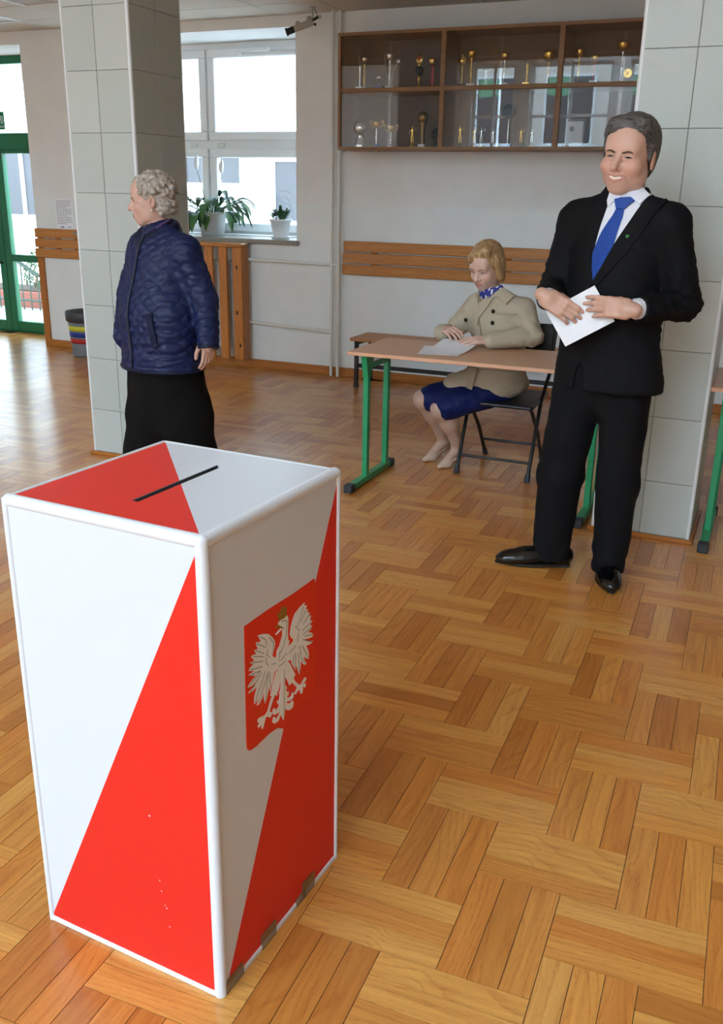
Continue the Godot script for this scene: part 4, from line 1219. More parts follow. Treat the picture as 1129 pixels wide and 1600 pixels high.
func trophy(kind: String, at: Vector3, h: float, a: Material, b: Material, base: Material, label: String) -> void:
	var t := thing("trophy", label, "trophy", at, 0, "trophies in the display case")
	var bh := 0.022
	var plinth := MB.new().bb(T(-0.026, 0, -0.026), T(0.026, bh, 0.026), 0.003)
	var v := func(r: float, y: float) -> Vector2: return Vector2(r, y)
	match kind:
		"cup", "bowl", "handled", "winged":
			var bw := 0.032 if kind != "bowl" else 0.045
			if h > 0.24: bw = 0.04
			var cup_h := bw * 1.5
			var ys := h - cup_h
			if base == M.white_stone: part(t, "plinth", plinth, base)
			else: part(t, "plinth", MB.new().lathe([v.call(0.001, 0), v.call(0.03, 0), v.call(0.03, 0.008), v.call(0.016, 0.018), v.call(0.008, 0.024), v.call(0.001, 0.024)], 16), base)
			part(t, "stem", MB.new().lathe([v.call(0.012, bh - 0.002), v.call(0.007, bh + 0.012), v.call(0.010, lerpf(bh, ys, 0.35)), v.call(0.012, lerpf(bh, ys, 0.5)), v.call(0.006, lerpf(bh, ys, 0.6)), v.call(0.010, lerpf(bh, ys, 0.72)), v.call(0.005, lerpf(bh, ys, 0.85)), v.call(0.008, ys + 0.002)], 14), b)
			part(t, "bowl", MB.new().lathe([v.call(0.006, ys), v.call(bw * 0.55, ys + cup_h * 0.12), v.call(bw * 0.92, ys + cup_h * 0.45), v.call(bw * 0.95, ys + cup_h * 0.8), v.call(bw, h), v.call(bw * 0.9, h), v.call(bw * 0.82, ys + cup_h * 0.5), v.call(0.001, ys + cup_h * 0.2)], 18), a)
			if kind == "handled":
				for s in [-1, 1]:
					part(t, "handle", MB.new().tube([T(s * bw * 0.6, ys + 0.005, 0), T(s * bw * 1.5, ys + cup_h * 0.35, 0), T(s * bw * 1.8, ys + cup_h * 0.95, 0), T(s * bw * 1.45, ys + cup_h * 1.15, 0), T(s * bw * 1.2, ys + cup_h * 0.85, 0)], 0.003, 8), a)
			if kind == "winged":
				for s in [-1, 1]:
					var top := T(s * 0.055 + 0.01, h - (0.005 if s < 0 else 0.05), 0)
					var rod := part(t, "side_rod", MB.new().tube([T(s * 0.012, 0.03, 0), T(s * 0.03, h * 0.5, 0), top], 0.0018, 6), a)
					if s > 0: part(rod, "disc", MB.new().lathe([v.call(0.001, -0.002), v.call(0.016, -0.002), v.call(0.016, 0.002), v.call(0.001, 0.002)], 16, Transform3D(Basis(Vector3.RIGHT, PI / 2), top)), a)
		"column":
			part(t, "plinth", plinth, base)
			part(t, "column", MB.new().lathe([v.call(0.009, bh), v.call(0.008, h * 0.5), v.call(0.010, h * 0.85), v.call(0.013, h * 0.9), v.call(0.006, h), v.call(0.001, h)], 14), a)
			part(t, "rings", MB.new().lathe([v.call(0.008, h * 0.4), v.call(0.014, h * 0.43), v.call(0.008, h * 0.46)], 14).lathe([v.call(0.008, h * 0.62), v.call(0.013, h * 0.65), v.call(0.008, h * 0.68)], 14), b)
		"football", "ball", "twist_ball", "dark_globe", "ball_figure":
			var r := {"football": 0.024, "ball": 0.058, "twist_ball": 0.044, "dark_globe": 0.05, "ball_figure": 0.034}[kind] as float
			part(t, "plinth", plinth, base)
			var yb := h - r * 1.9
			if kind == "ball":
				part(t, "stem", MB.new().lathe([v.call(0.045, bh), v.call(0.04, bh + 0.03), v.call(0.02, yb), v.call(0.03, yb + 0.01)], 18), b)
			elif kind == "twist_ball":
				part(t, "stem", MB.new().lathe([v.call(0.024, bh), v.call(0.016, h * 0.3), v.call(0.014, h * 0.45), v.call(0.024, h * 0.6), v.call(0.034, yb + 0.02)], 18), b)
			else:
				part(t, "stem", MB.new().lathe([v.call(0.013, bh), v.call(0.006, bh + 0.02), v.call(0.010, h * 0.3), v.call(0.005, h * 0.42), v.call(0.008, yb), v.call(0.014, yb + 0.012)], 14), b)
			part(t, "ball", MB.new().sphere(T(0, h - r, 0), T(r, r, r), 20, 12), a)
			if kind == "football":
				var sp := MB.new()
				for d in [T(0, 0.3, 1), T(0.8, 0.2, 0.6), T(-0.8, 0.3, 0.5), T(0.2, -0.7, 0.8), T(0, 1, 0.2)]:
					var dd: Vector3 = d.normalized()
					sp.sphere(T(0, h - r, 0) + dd * r * 0.86, T(0.006, 0.006, 0.006), 8, 5)
				part(t, "patches", sp, b)
			if kind == "ball_figure":
				part(t, "wing", MB.new().tube([T(0.005, h - r, 0.02), T(0.012, h - 0.005, 0.02), T(0.004, h + 0.004, 0.02)], 0.005, 8).tube([T(0.012, h - 0.01, 0.02), T(0.03, h - 0.04, 0.02)], 0.004, 8), b)
		"disc_globe":
			part(t, "plinth", MB.new().lathe([v.call(0.001, 0), v.call(0.028, 0), v.call(0.028, 0.006), v.call(0.010, 0.022), v.call(0.006, h * 0.22), v.call(0.012, h * 0.28), v.call(0.005, h * 0.36)], 16), base)
			part(t, "globe", MB.new().sphere(T(0, h * 0.5, 0), T(0.034, 0.034, 0.034), 18, 10), b)
			var d := part(t, "disc", MB.new().lathe([v.call(0.001, -0.004), v.call(0.028, -0.004), v.call(0.03, 0), v.call(0.028, 0.004), v.call(0.001, 0.004)], 20, Transform3D(Basis(Vector3.RIGHT, PI / 2) * Basis.from_scale(T(0.9, 1, 1.15)), T(0, h - 0.035, 0))), a)
			part(d, "badge", MB.new().lathe([v.call(0.001, 0), v.call(0.014, 0), v.call(0.014, 0.002), v.call(0.001, 0.002)], 16, Transform3D(Basis(Vector3.RIGHT, PI / 2), T(0, h - 0.033, 0.004))), M.red_enamel)
			part(t, "neck", MB.new().lathe([v.call(0.006, h * 0.62), v.call(0.012, h * 0.66), v.call(0.006, h * 0.74)], 12), a)
		"plate":
			part(t, "plate", MB.new().lathe([v.call(0.001, -0.004), v.call(0.05, -0.002), v.call(0.052, 0.002), v.call(0.001, 0.003)], 24, Transform3D(Basis(Vector3.RIGHT, PI / 2 - 0.2), T(0, h - 0.05, 0))), a)
			part(t, "stand", MB.new().bb(T(-0.025, 0, -0.02), T(0.025, h - 0.1, 0.02), 0.003), base)
		"medal":
			part(t, "plinth", MB.new().bb(T(-0.018, 0, -0.012), T(0.018, 0.014, 0.012), 0.002), base)
			part(t, "stand", MB.new().tube([T(0, 0.012, 0), T(0, 0.03, 0)], 0.004, 8), base)
			var star := PackedVector2Array()
			for i in 32: star.append(Vector2(0, 0.03 if i % 2 == 0 else 0.025).rotated(TAU * i / 32))
			var md := part(t, "sunburst", MB.new().prism(star, 0.005, Transform3D(Basis.IDENTITY, T(0, h - 0.03, -0.002))), a)
			part(md, "crossed_bars", MB.new().bar(T(-0.012, h - 0.044, 0.004), T(0.012, h - 0.016, 0.004), 0.004, 0.002, Vector3.BACK).bar(T(0.012, h - 0.044, 0.004), T(-0.012, h - 0.016, 0.004), 0.004, 0.002, Vector3.BACK), M.bronze)
		"figure":
			part(t, "plinth", MB.new().lathe([v.call(0.001, 0), v.call(0.024, 0), v.call(0.022, 0.012), v.call(0.012, 0.02), v.call(0.012, 0.03), v.call(0.001, 0.03)], 14), base)
			var s := (h - 0.03) / 0.12
			var o := T(0, 0.03, 0)
			var m := MB.new()
			var P := func(x: float, y: float, z := 0.0) -> Vector3: return o + T(x, y, z) * s
			m.tube([P.call(-0.007, 0), P.call(-0.008, 0.028), P.call(-0.005, 0.055)], [0.004 * s, 0.0055 * s, 0.008 * s], 8)
			m.tube([P.call(0.010, 0.0, 0.004), P.call(0.010, 0.028, 0.006), P.call(0.005, 0.055)], [0.004 * s, 0.0055 * s, 0.008 * s], 8)
			m.tube([P.call(0, 0.05), P.call(0, 0.07), P.call(0, 0.092), P.call(0, 0.10)], [0.010 * s, 0.009 * s, 0.013 * s, 0.004 * s], 10)
			m.tube([P.call(-0.012, 0.092), P.call(-0.024, 0.078), P.call(-0.018, 0.062, 0.006)], 0.0035 * s, 7)
			m.tube([P.call(0.012, 0.092), P.call(0.026, 0.092), P.call(0.030, 0.108)], 0.0035 * s, 7)
			m.sphere(P.call(0, 0.111), T(0.0075, 0.009, 0.0078) * s, 10, 7)
			part(t, "statuette", m, a)

# ------------------------------------------------------------------ smooth bodies: distance fields meshed as surface nets
class Prim:
	var kind := 0               # 0 tapered capsule, 1 ellipsoid, 2 rounded box
	var inv := Transform3D.IDENTITY
	var plain := true
	var fac := 1.0
	var a: Vector3
	var ba: Vector3
	var bb := 1.0
	var ra := 0.0
	var rb := 0.0
	var r: Vector3
	var ir: Vector3
	var k := 0.02
	var sub := false
	var lo: Vector3
	var hi: Vector3

	func d(p: Vector3) -> float:
		if not plain: p = inv * p
		if kind == 0:
			var pa := p - a
			var t := clampf(pa.dot(ba) / bb, 0.0, 1.0)
			return ((pa - ba * t).length() - lerpf(ra, rb, t)) * fac
		if kind == 1:
			var q := p * ir
			var k0 := q.length()
			if k0 < 0.001: return -minf(r.x, minf(r.y, r.z)) * fac
			return k0 * (k0 - 1.0) / (q * ir).length() * fac
		var w := p.abs() - r
		return (w.max(Vector3.ZERO).length() + minf(maxf(w.x, maxf(w.y, w.z)), 0.0) - ra) * fac

class Field:
	var ps: Array[Prim] = []

	func _put(pr: Prim, k: float, sub: bool) -> Prim:
		pr.k = maxf(k, 0.0001); pr.sub = sub
		ps.append(pr)
		return pr

	# tapered capsule
	func cap(a: Vector3, b: Vector3, ra: float, rb: float, k := 0.02, sub := false) -> Prim:
		var pr := Prim.new()
		pr.a = a; pr.ba = b - a; pr.bb = maxf(pr.ba.length_squared(), 1e-8); pr.ra = ra; pr.rb = rb
		var m := maxf(ra, rb)
		pr.lo = a.min(b) - Vector3(m, m, m); pr.hi = a.max(b) + Vector3(m, m, m)
		return _put(pr, k, sub)

	# tapered capsule flattened along the z axis of frame by f
	func flat(a: Vector3, b: Vector3, ra: float, rb: float, fr: Basis, f: float, k := 0.02, sub := false) -> Prim:
		var inv := Basis.from_scale(Vector3(1, 1, 1.0 / f)) * fr.inverse()
		var pr := cap(inv * a, inv * b, ra, rb, k, sub)
		pr.inv = Transform3D(inv, Vector3.ZERO)
		pr.plain = false
		pr.fac = minf(1.0, f)
		var m := maxf(ra, rb)
		pr.lo = a.min(b) - Vector3(m, m, m); pr.hi = a.max(b) + Vector3(m, m, m)
		return pr

	func ell(c: Vector3, r: Vector3, k := 0.02, fr := Basis.IDENTITY, sub := false) -> Prim:
		var pr := Prim.new()
		pr.kind = 1; pr.plain = false
		pr.inv = Transform3D(fr, c).affine_inverse()
		pr.r = r; pr.ir = Vector3(1.0 / r.x, 1.0 / r.y, 1.0 / r.z)
		var m := maxf(r.x, maxf(r.y, r.z))
		pr.lo = c - Vector3(m, m, m); pr.hi = c + Vector3(m, m, m)
		return _put(pr, k, sub)

	func rbox(c: Vector3, half: Vector3, rad: float, k := 0.01, fr := Basis.IDENTITY, sub := false) -> Prim:
		var pr := Prim.new()
		pr.kind = 2; pr.plain = false
		pr.inv = Transform3D(fr, c).affine_inverse()
		pr.r = half - Vector3(rad, rad, rad); pr.ra = rad
		var m := half.length()
		pr.lo = c - Vector3(m, m, m); pr.hi = c + Vector3(m, m, m)
		return _put(pr, k, sub)

	func eval(p: Vector3, list: Array[Prim]) -> float:
		var d := 1e3
		for pr in list:
			var e := pr.d(p)
			var k := pr.k
			if pr.sub:
				e = -e
				var h := maxf(k - absf(d - e), 0.0) / k
				d = maxf(d, e) + h * h * k * 0.25
			else:
				var h := maxf(k - absf(d - e), 0.0) / k
				d = minf(d, e) - h * h * k * 0.25
		return d

	func at(p: Vector3) -> float:
		return eval(p, ps)

	# first point of the surface met from o along dir
	func hit(o: Vector3, dir: Vector3, far := 1.0) -> Vector3:
		var t := 0.0
		for i in 90:
			var d := at(o + dir * t)
			if d < 0.0004: break
			t += maxf(d * 0.8, 0.0008)
			if t > far: break
		return o + dir * t

	func grad(p: Vector3, e := 0.004) -> Vector3:
		return Vector3(at(p + Vector3(e, 0, 0)) - at(p - Vector3(e, 0, 0)), at(p + Vector3(0, e, 0)) - at(p - Vector3(0, e, 0)), at(p + Vector3(0, 0, e)) - at(p - Vector3(0, 0, e))).normalized()

class Job:
	var field: Field
	var cell := 0.01
	var xf := Transform3D.IDENTITY
	var color = null
	var disp = null
	var v := PackedVector3Array()
	var n := PackedVector3Array()
	var c := PackedColorArray()
	var ix := PackedInt32Array()

	func run() -> void:
		var lo := Vector3(1e3, 1e3, 1e3)
		var hi := -lo
		for pr in field.ps:
			if not pr.sub:
				lo = lo.min(pr.lo); hi = hi.max(pr.hi)
		lo -= Vector3.ONE * cell * 3.0
		hi += Vector3.ONE * cell * 3.0
		var nb := ((hi - lo) / (cell * 4.0)).ceil()
		var nx := int(nb.x); var ny := int(nb.y); var nz := int(nb.z)
		var NY := ny * 4 + 2
		var NZ := nz * 4 + 2
		var half := cell * 2.0
		var rad := half * 1.7321 * 1.35
		var cellv := {}
		var edges := PackedInt64Array()
		var s := PackedFloat32Array()
		s.resize(125)
		for bx in nx:
			for by in ny:
				for bz in nz:
					var ce := lo + Vector3(bx * 4 + 2, by * 4 + 2, bz * 4 + 2) * cell
					var d0 := field.at(ce)
					if absf(d0) > rad + 0.006: continue
					var list: Array[Prim] = []
					for pr in field.ps:
						var e := pr.d(ce)
						if pr.sub:
							if e < rad * 2.0 + pr.k: list.append(pr)
						elif e < maxf(d0, 0.0) + rad * 2.0 + pr.k + 0.01: list.append(pr)
					if list.is_empty(): continue
					var q := 0
					for i in 5:
						for j in 5:
							for k in 5:
								s[q] = field.eval(lo + Vector3(bx * 4 + i, by * 4 + j, bz * 4 + k) * cell, list)
								q += 1
					for i in 4:
						for j in 4:
							for k in 4:
								var o := i * 25 + j * 5 + k
								var s0 := s[o]
								var gi := bx * 4 + i; var gj := by * 4 + j; var gk := bz * 4 + k
								var key := (gi * NY + gj) * NZ + gk
								var m := 0
								var acc := Vector3.ZERO
								# twelve edges of the cell
								for e in 12:
									var ax := e / 4
									var u := e & 1
									var w := (e >> 1) & 1
									var o0: int
									var o1: int
									var base: Vector3
									if ax == 0:
										o0 = o + u * 5 + w; o1 = o0 + 25; base = Vector3(0, u, w)
									elif ax == 1:
										o0 = o + u * 25 + w; o1 = o0 + 5; base = Vector3(u, 0, w)
									else:
										o0 = o + u * 25 + w * 5; o1 = o0 + 1; base = Vector3(u, w, 0)
									var a := s[o0]
									var b := s[o1]
									if (a < 0.0) == (b < 0.0): continue
									base[ax] = a / (a - b)
									acc += base
									m += 1
									if u == 0 and w == 0: edges.append((key * 3 + ax) * 2 + (1 if a < 0.0 else 0))
								if m == 0: continue
								cellv[key] = v.size()
								v.append(lo + (Vector3(gi, gj, gk) + acc / m) * cell)
		for e in edges:
			var inside := (e & 1) == 1
			var ax := (e >> 1) % 3
			var key := (e >> 1) / 3
			var d1: int
			var d2: int
			if ax == 0: d1 = NZ; d2 = 1
			elif ax == 1: d1 = 1; d2 = NY * NZ
			else: d1 = NY * NZ; d2 = NZ
			if not (cellv.has(key - d1) and cellv.has(key - d2) and cellv.has(key - d1 - d2)): continue
			var q0: int = cellv[key]
			var q1: int = cellv[key - d1]
			var q2: int = cellv[key - d1 - d2]
			var q3: int = cellv[key - d2]
			if inside: ix.append_array([q0, q2, q1, q0, q3, q2])
			else: ix.append_array([q0, q1, q2, q0, q2, q3])
		normals()
		if disp != null:
			for i in v.size(): v[i] = disp.call(v[i], n[i])
			normals()
		c.resize(v.size())
		for i in v.size(): c[i] = color.call(v[i], n[i]) if color != null else Color(1, 1, 1)
		for i in v.size():
			v[i] = xf * v[i]
			n[i] = (xf.basis * n[i]).normalized()

	func normals() -> void:
		n.resize(v.size())
		n.fill(Vector3.ZERO)
		for i in range(0, ix.size(), 3):
			var a := v[ix[i]]
			var fn := (v[ix[i + 2]] - a).cross(v[ix[i + 1]] - a)
			n[ix[i]] += fn; n[ix[i + 1]] += fn; n[ix[i + 2]] += fn
		for i in n.size(): n[i] = n[i].normalized()

var jobs: Array[Job] = []
var targets := []      # [jobs, parent, name, material, label]

func job(f: Field, cell: float, xf := Transform3D.IDENTITY, color = null, disp = null) -> Job:
	var j := Job.new()
	j.field = f; j.cell = cell; j.xf = xf; j.color = color; j.disp = disp
	jobs.append(j)
	return j

func wear(parent: Node3D, called: String, m: Material, js: Array, label := "") -> void:
	targets.append([js, parent, called, m, label])

func run_jobs() -> void:
	var id := WorkerThreadPool.add_group_task(func(i: int) -> void: jobs[i].run(), jobs.size(), -1, true)
	WorkerThreadPool.wait_for_group_task_completion(id)
	for t in targets:
		var mb := MB.new()
		for j in t[0]:
			var b := mb.v.size()
			mb.v.append_array(j.v); mb.n.append_array(j.n); mb.c.append_array(j.c)
			for p in j.v: mb.uv.append(Vector2(p.x + p.z, p.y))
			for i in j.ix: mb.ix.append(b + i)
		var o := part(t[1], t[2], mb, t[3])
		if t[4]: o.set_meta("label", t[4])

# a flat pattern piece laid on a field: 2-D outline in (a, y) of the plane through o with axes l and up, pressed along -f
func drape(mb: MB, fd: Field, o: Vector3, l: Vector3, f: Vector3, pg: PackedVector2Array, lift: float, thick: float, step := 0.018) -> void:
	if Geometry2D.is_polygon_clockwise(pg):
		pg = pg.duplicate(); pg.reverse()
	var lo := pg[0]
	var hi := pg[0]
	for p in pg:
		lo = lo.min(p); hi = hi.max(p)
	var cache := {}
	var land := func(p: Vector2) -> Array:
		var key := Vector2i(roundi(p.x * 20000), roundi(p.y * 20000))
		if not cache.has(key):
			var st := o + l * p.x + Vector3.UP * p.y
			var h := fd.hit(st + f * 0.35, -f, 0.46)
			if fd.at(h) > 0.003:
				h = st + f * 0.02
				for it in 8: h -= fd.grad(h, 0.006) * fd.at(h)
			cache[key] = [h, (fd.grad(h, 0.012) + f * 0.6).normalized()]
		return cache[key]
	var nx := int(ceil((hi.x - lo.x) / step))
	var ny := int(ceil((hi.y - lo.y) / step))
	for i in nx:
		for j in ny:
			var a := lo + Vector2(i, j) * step
			var sq := PackedVector2Array([a, a + Vector2(step, 0), a + Vector2(step, step), a + Vector2(0, step)])
			for piece in Geometry2D.intersect_polygons(pg, sq):
				if piece.size() < 3: continue
				var t := Geometry2D.triangulate_polygon(piece)
				var b := mb.v.size()
				for p in piece:
					var h: Array = land.call(p)
					mb.vert(h[0] + h[1] * (lift + thick), h[1], p)
				for q in range(0, t.size(), 3):
					var ccw := (piece[t[q + 1]] - piece[t[q]]).cross(piece[t[q + 2]] - piece[t[q]]) > 0
					if ccw: mb.ix.append_array([b + t[q], b + t[q + 2], b + t[q + 1]])
					else: mb.ix.append_array([b + t[q], b + t[q + 1], b + t[q + 2]])
	# rim down to the cloth
	for i in pg.size():
		var p := pg[i]
		var e := pg[(i + 1) % pg.size()]
		var m := maxi(1, int(p.distance_to(e) / step))
		for k in m:
			var h0: Array = land.call(p.lerp(e, float(k) / m))
			var h1: Array = land.call(p.lerp(e, float(k + 1) / m))
			mb.quad(h0[0] - h0[1] * 0.002, h1[0] - h1[1] * 0.002, h1[0] + h1[1] * (lift + thick), h0[0] + h0[1] * (lift + thick))

# ------------------------------------------------------------------ heads and hands
# head frame: origin between the ears, y up, z out of the face; about 0.255 from chin to crown
func head_field(o: Dictionary) -> Field:
	var f := Field.new()
	var w: float = o.get("wide", 1.0)
	var jaw: float = o.get("jaw", 1.0)
	f.ell(T(0, 0.045, -0.012), T(0.074 * w, 0.090, 0.097), 0.02)
	f.ell(T(0, -0.030, 0.020), T(0.062 * w, 0.086, 0.072), 0.035)
	f.ell(T(0, -0.097, 0.056), T(0.027 * jaw, 0.020, 0.022), 0.035)
	for s in [-1, 1]:
		f.ell(T(s * 0.046 * w * jaw, -0.062, 0.012), T(0.021, 0.03, 0.034), 0.03)
		f.ell(T(s * 0.040 * w, -0.028, 0.055), T(0.026, 0.024, 0.022), 0.025)
	f.cap(T(-0.040, 0.024, 0.070), T(0.040, 0.024, 0.070), 0.013, 0.013, 0.02)
	f.ell(T(0, 0.055, 0.055), T(0.052 * w, 0.04, 0.03), 0.04)
	# mouth mound
	f.ell(T(0, -0.062, 0.070), T(0.034, 0.024, 0.022), 0.02)
	# sockets, and the lids bulging over the eyeballs
	for s in [-1, 1]:
		f.ell(T(s * 0.031, 0.004, 0.102), T(0.022, 0.012, 0.020), 0.016, Basis.IDENTITY, true)
		f.ell(T(s * 0.032, 0.002, 0.0715), T(0.0165, 0.0115, 0.0125), 0.005)
		f.cap(T(s * 0.018, -0.010, 0.084), T(s * 0.046, -0.011, 0.070), 0.0012, 0.001, 0.006, true)
	# nose
	var nz: float = o.get("nose", 1.0)
	f.cap(T(0, 0.014, 0.080), T(0, -0.030, 0.080 + 0.030 * nz), 0.008, 0.0125, 0.014)
	for s in [-1, 1]: f.ell(T(s * 0.013, -0.034, 0.093), T(0.0085, 0.0085, 0.0105), 0.008)
	for s in [-1, 1]: f.ell(T(s * 0.0075, -0.0445, 0.099), T(0.0035, 0.003, 0.004), 0.003, Basis.IDENTITY, true)
	# mouth
	var my := -0.066
	var up: float = o.get("smile", 0.0)
	var mw := 0.025 + 0.013 * up
	var cz := 0.080 - 0.008 * up
	var cy := my + 0.013 * up
	for s in [-1, 1]:
		if up > 0.3:
			f.ell(T(s * 0.045, -0.030, 0.058), T(0.024, 0.021, 0.026), 0.014)
			f.cap(T(s * 0.019, -0.032, 0.098), T(s * 0.043, -0.062, 0.080), 0.0030, 0.0036, 0.008, true)
			f.cap(T(s * 0.043, -0.062, 0.080), T(s * 0.044, -0.082, 0.070), 0.003, 0.001, 0.008, true)
		var lp: float = o.get("lips", 1.0)
		f.cap(T(0, my + 0.0065, 0.0915 + 0.001 * lp), T(s * mw, cy + 0.002, cz), 0.0055 * lp, 0.003 * lp, 0.005)
		f.cap(T(0, my - 0.0085, 0.0895 + 0.001 * lp), T(s * mw, cy - 0.002, cz), 0.0066 * lp, 0.003 * lp, 0.005)
		if up > 0.3:
			f.cap(T(0, my - 0.0005, 0.099), T(s * mw * 0.72, lerpf(my, cy, 0.55), lerpf(0.099, cz + 0.014, 0.55)), 0.0066 * up, 0.0052 * up, 0.0015, true)
			f.cap(T(s * mw * 0.72, lerpf(my, cy, 0.55), lerpf(0.099, cz + 0.014, 0.55)), T(s * mw * 1.05, cy + 0.002, cz + 0.008), 0.0052 * up, 0.0020 * up, 0.0015, true)
		else:
			f.cap(T(0, my - 0.0010, 0.0995), T(s * mw, cy - 0.001, cz + 0.0075), 0.0018, 0.0014, 0.002, true)
	# ears
	for s in [-1, 1]:
		var eb := Basis(Vector3.UP, s * 0.35) * Basis(Vector3.RIGHT, -0.15)
		f.ell(T(s * 0.079 * w, -0.004, -0.012), T(0.008, 0.032, 0.019), 0.006, eb)
		f.ell(T(s * 0.086 * w, -0.002, -0.008), T(0.004, 0.018, 0.010), 0.005, eb, true)
	if o.get("wrinkle", false):
		for s in [-1, 1]:
			f.cap(T(s * 0.020, -0.034, 0.098), T(s * 0.036, -0.075, 0.076), 0.0012, 0.002, 0.008, true)
			f.cap(T(s * 0.05, 0.0, 0.07), T(s * 0.062, -0.008, 0.052), 0.001, 0.001, 0.005, true)
	f.cap(T(0, -0.06, -0.018), T(0, -0.17, -0.040), o.get("neck", 0.055), o.get("neck", 0.055) + 0.004, 0.025)
	return f

func face_color(o: Dictionary) -> Callable:
	var skin: Color = o.skin
	var lip: Color = o.lip
	var flush: Color = o.flush
	var up: float = o.get("smile", 0.0)
	var fn := FastNoiseLite.new()
	fn.seed = 5; fn.frequency = 60.0
	return func(p: Vector3, _n: Vector3) -> Color:
		var c := skin
		var g := 0.0
		for s in [-1, 1]:
			g += exp(-((p - T(s * 0.042, -0.026, 0.07)).length_squared()) / 0.00055)
		g += 0.8 * exp(-((p - T(0, -0.034, 0.108)).length_squared()) / 0.0003)
		g += 0.7 * exp(-((p - T(signf(p.x) * 0.085, 0, -0.012)).length_squared()) / 0.0006)
		c = c.lerp(flush, clampf(g * 0.75 + fn.get_noise_3dv(p) * 0.18, 0, 1))
		if p.z > 0.07:
			var x := absf(p.x) / (0.025 + 0.013 * up)
			var yc := -0.067 + 0.013 * up * x * x
			if x < 1.0 and absf(p.y - yc) < (0.0095 + 0.0015 * maxf(up, 0.0)) * sqrt(1.0 - x * x) + 0.001: c = c.lerp(lip, 0.85)
			# inside of the open mouth
			if up > 0.3 and x < 0.95 and absf(p.y - yc) < 0.0065 and p.z < 0.0895 - 0.014 * x * x: c = Color(0.10, 0.03, 0.025)
			for s in [-1, 1]:
				var q := p - T(s * 0.0075, -0.045, 0.099)
				if q.length_squared() < 0.00002: c = c.lerp(Color(0.12, 0.04, 0.03), 0.7)
		return c

func eyes(parent: Node3D, xf: Transform3D, o: Dictionary, fd: Field) -> void:
	var on := func(x: float, y: float, out: float) -> Vector3:
		return fd.hit(T(x, y, 0.16), Vector3.FORWARD, 0.16) + T(0, 0, out)
	var op: float = o.get("eye", 0.004)
	var lk: Vector3 = o.get("look", Vector3.ZERO)
	for s in [-1, 1]:
		var c: Vector3 = on.call(s * 0.032, 0.002, 0.0)
		var tilt := Basis(Vector3.UP, s * 0.32)
		var bs := xf.basis.orthonormalized() * tilt
		var k := xf.basis.get_scale().x
		var e := part(parent, "eye", MB.new().sphere(xf * (c + T(0, 0, -0.0012)), T(0.0125, op, 0.0034) * k, 18, 10, bs), M.eye_white)
		part(e, "iris", MB.new().sphere(xf * (c + T(lk.x * 0.004, lk.y * 0.002, 0.0003)), T(0.0052 * o.get("iris", 1.0), minf(op * 0.98, 0.0052), 0.0028) * k, 14, 8, bs), M.iris)
		# lashes along the upper lid, a softer line below
		var top := []
		var low := []
		for i in 7:
			var t := lerpf(-1.0, 1.0, i / 6.0)
			var y := 0.002 + op * sqrt(maxf(0.0, 1.0 - t * t)) + 0.0006
			top.append(xf * (on.call(s * 0.032 + t * 0.0132, y, 0.0006) as Vector3))
			low.append(xf * (on.call(s * 0.032 + t * 0.0125, 0.0035 - op * sqrt(maxf(0.0, 1.0 - t * t)) - 0.0022, 0.0002) as Vector3))
		part(e, "lash_line", MB.new().tube(top, [0.0006, 0.0012, 0.0015, 0.0016, 0.0015, 0.0012, 0.0006], 6), M.lash)
		part(e, "lower_lid_line", MB.new().tube(low, 0.0007, 6), o.brow_mat)
		var y: float = o.get("brow", 0.024)
		var bt: float = o.get("brow_thick", 1.0)
		var br := []
		for q in [[0.013, -0.003], [0.021, 0.000], [0.030, 0.003], [0.039, 0.0028], [0.048, -0.001]]:
			br.append(xf * (on.call(s * q[0], y + q[1], 0.0006) as Vector3))
		part(parent, "eyebrow", MB.new().tube(br, [0.0022 * bt, 0.0030 * bt, 0.0030 * bt, 0.0026 * bt, 0.0012 * bt], 8), o.brow_mat)

# right hand s = -1, left hand s = 1; y to the fingertips, z out of the back of the hand, thumb on s * x
func hand_field(s: float, curl: Array, spread: float, size := 1.0, thumb := Vector3(0.62, 0.66, -0.42)) -> Field:
	var f := Field.new()
	f.rbox(T(0, 0.052, 0) * size, T(0.038, 0.046, 0.0125) * size, 0.012 * size, 0.01)
	f.cap(T(0, -0.012, 0) * size, T(0, 0.02, 0) * size, 0.026 * size, 0.026 * size, 0.02)
	f.ell(T(s * 0.022, 0.035, -0.010) * size, T(0.018, 0.03, 0.014) * size, 0.012)
	var len := [[0.044, 0.027, 0.021], [0.049, 0.031, 0.022], [0.045, 0.029, 0.021], [0.035, 0.022, 0.019]]
	for i in 4:
		var x := s * (0.0295 - i * 0.0196)
		var p := T(x, 0.090 - (0.004 if i == 0 else (0.0 if i == 1 else (0.003 if i == 2 else 0.010))), 0.001) * size
		var side := s * (1.5 - i) * spread
		var ang := 0.0
		var rr := 0.0098 * size if i < 3 else 0.0086 * size
		f.ell(p + T(0, -0.002, 0.006) * size, T(0.0085, 0.010, 0.006) * size, 0.008)
		for j in 3:
			ang += curl[i][j]
			var d := Vector3(sin(side) * cos(ang), cos(side) * cos(ang), -sin(ang))
			var q: Vector3 = p + d * len[i][j] * size
			f.cap(p, q, rr, rr * 0.9, 0.0035 if j else 0.006)
			p = q
			rr *= 0.9
	var tp := T(s * 0.026, 0.022, -0.006) * size
	var td := T(s * thumb.x, thumb.y, thumb.z).normalized()
	for j in 3:
		var q: Vector3 = tp + td * [0.042, 0.034, 0.027][j] * size
		f.cap(tp, q, (0.0135 - j * 0.0014) * size, (0.0122 - j * 0.0014) * size, 0.008 if j == 0 else 0.004)
		tp = q
		td = (td + T(-s * 0.22, 0.20, 0.0)).normalized()
	return f

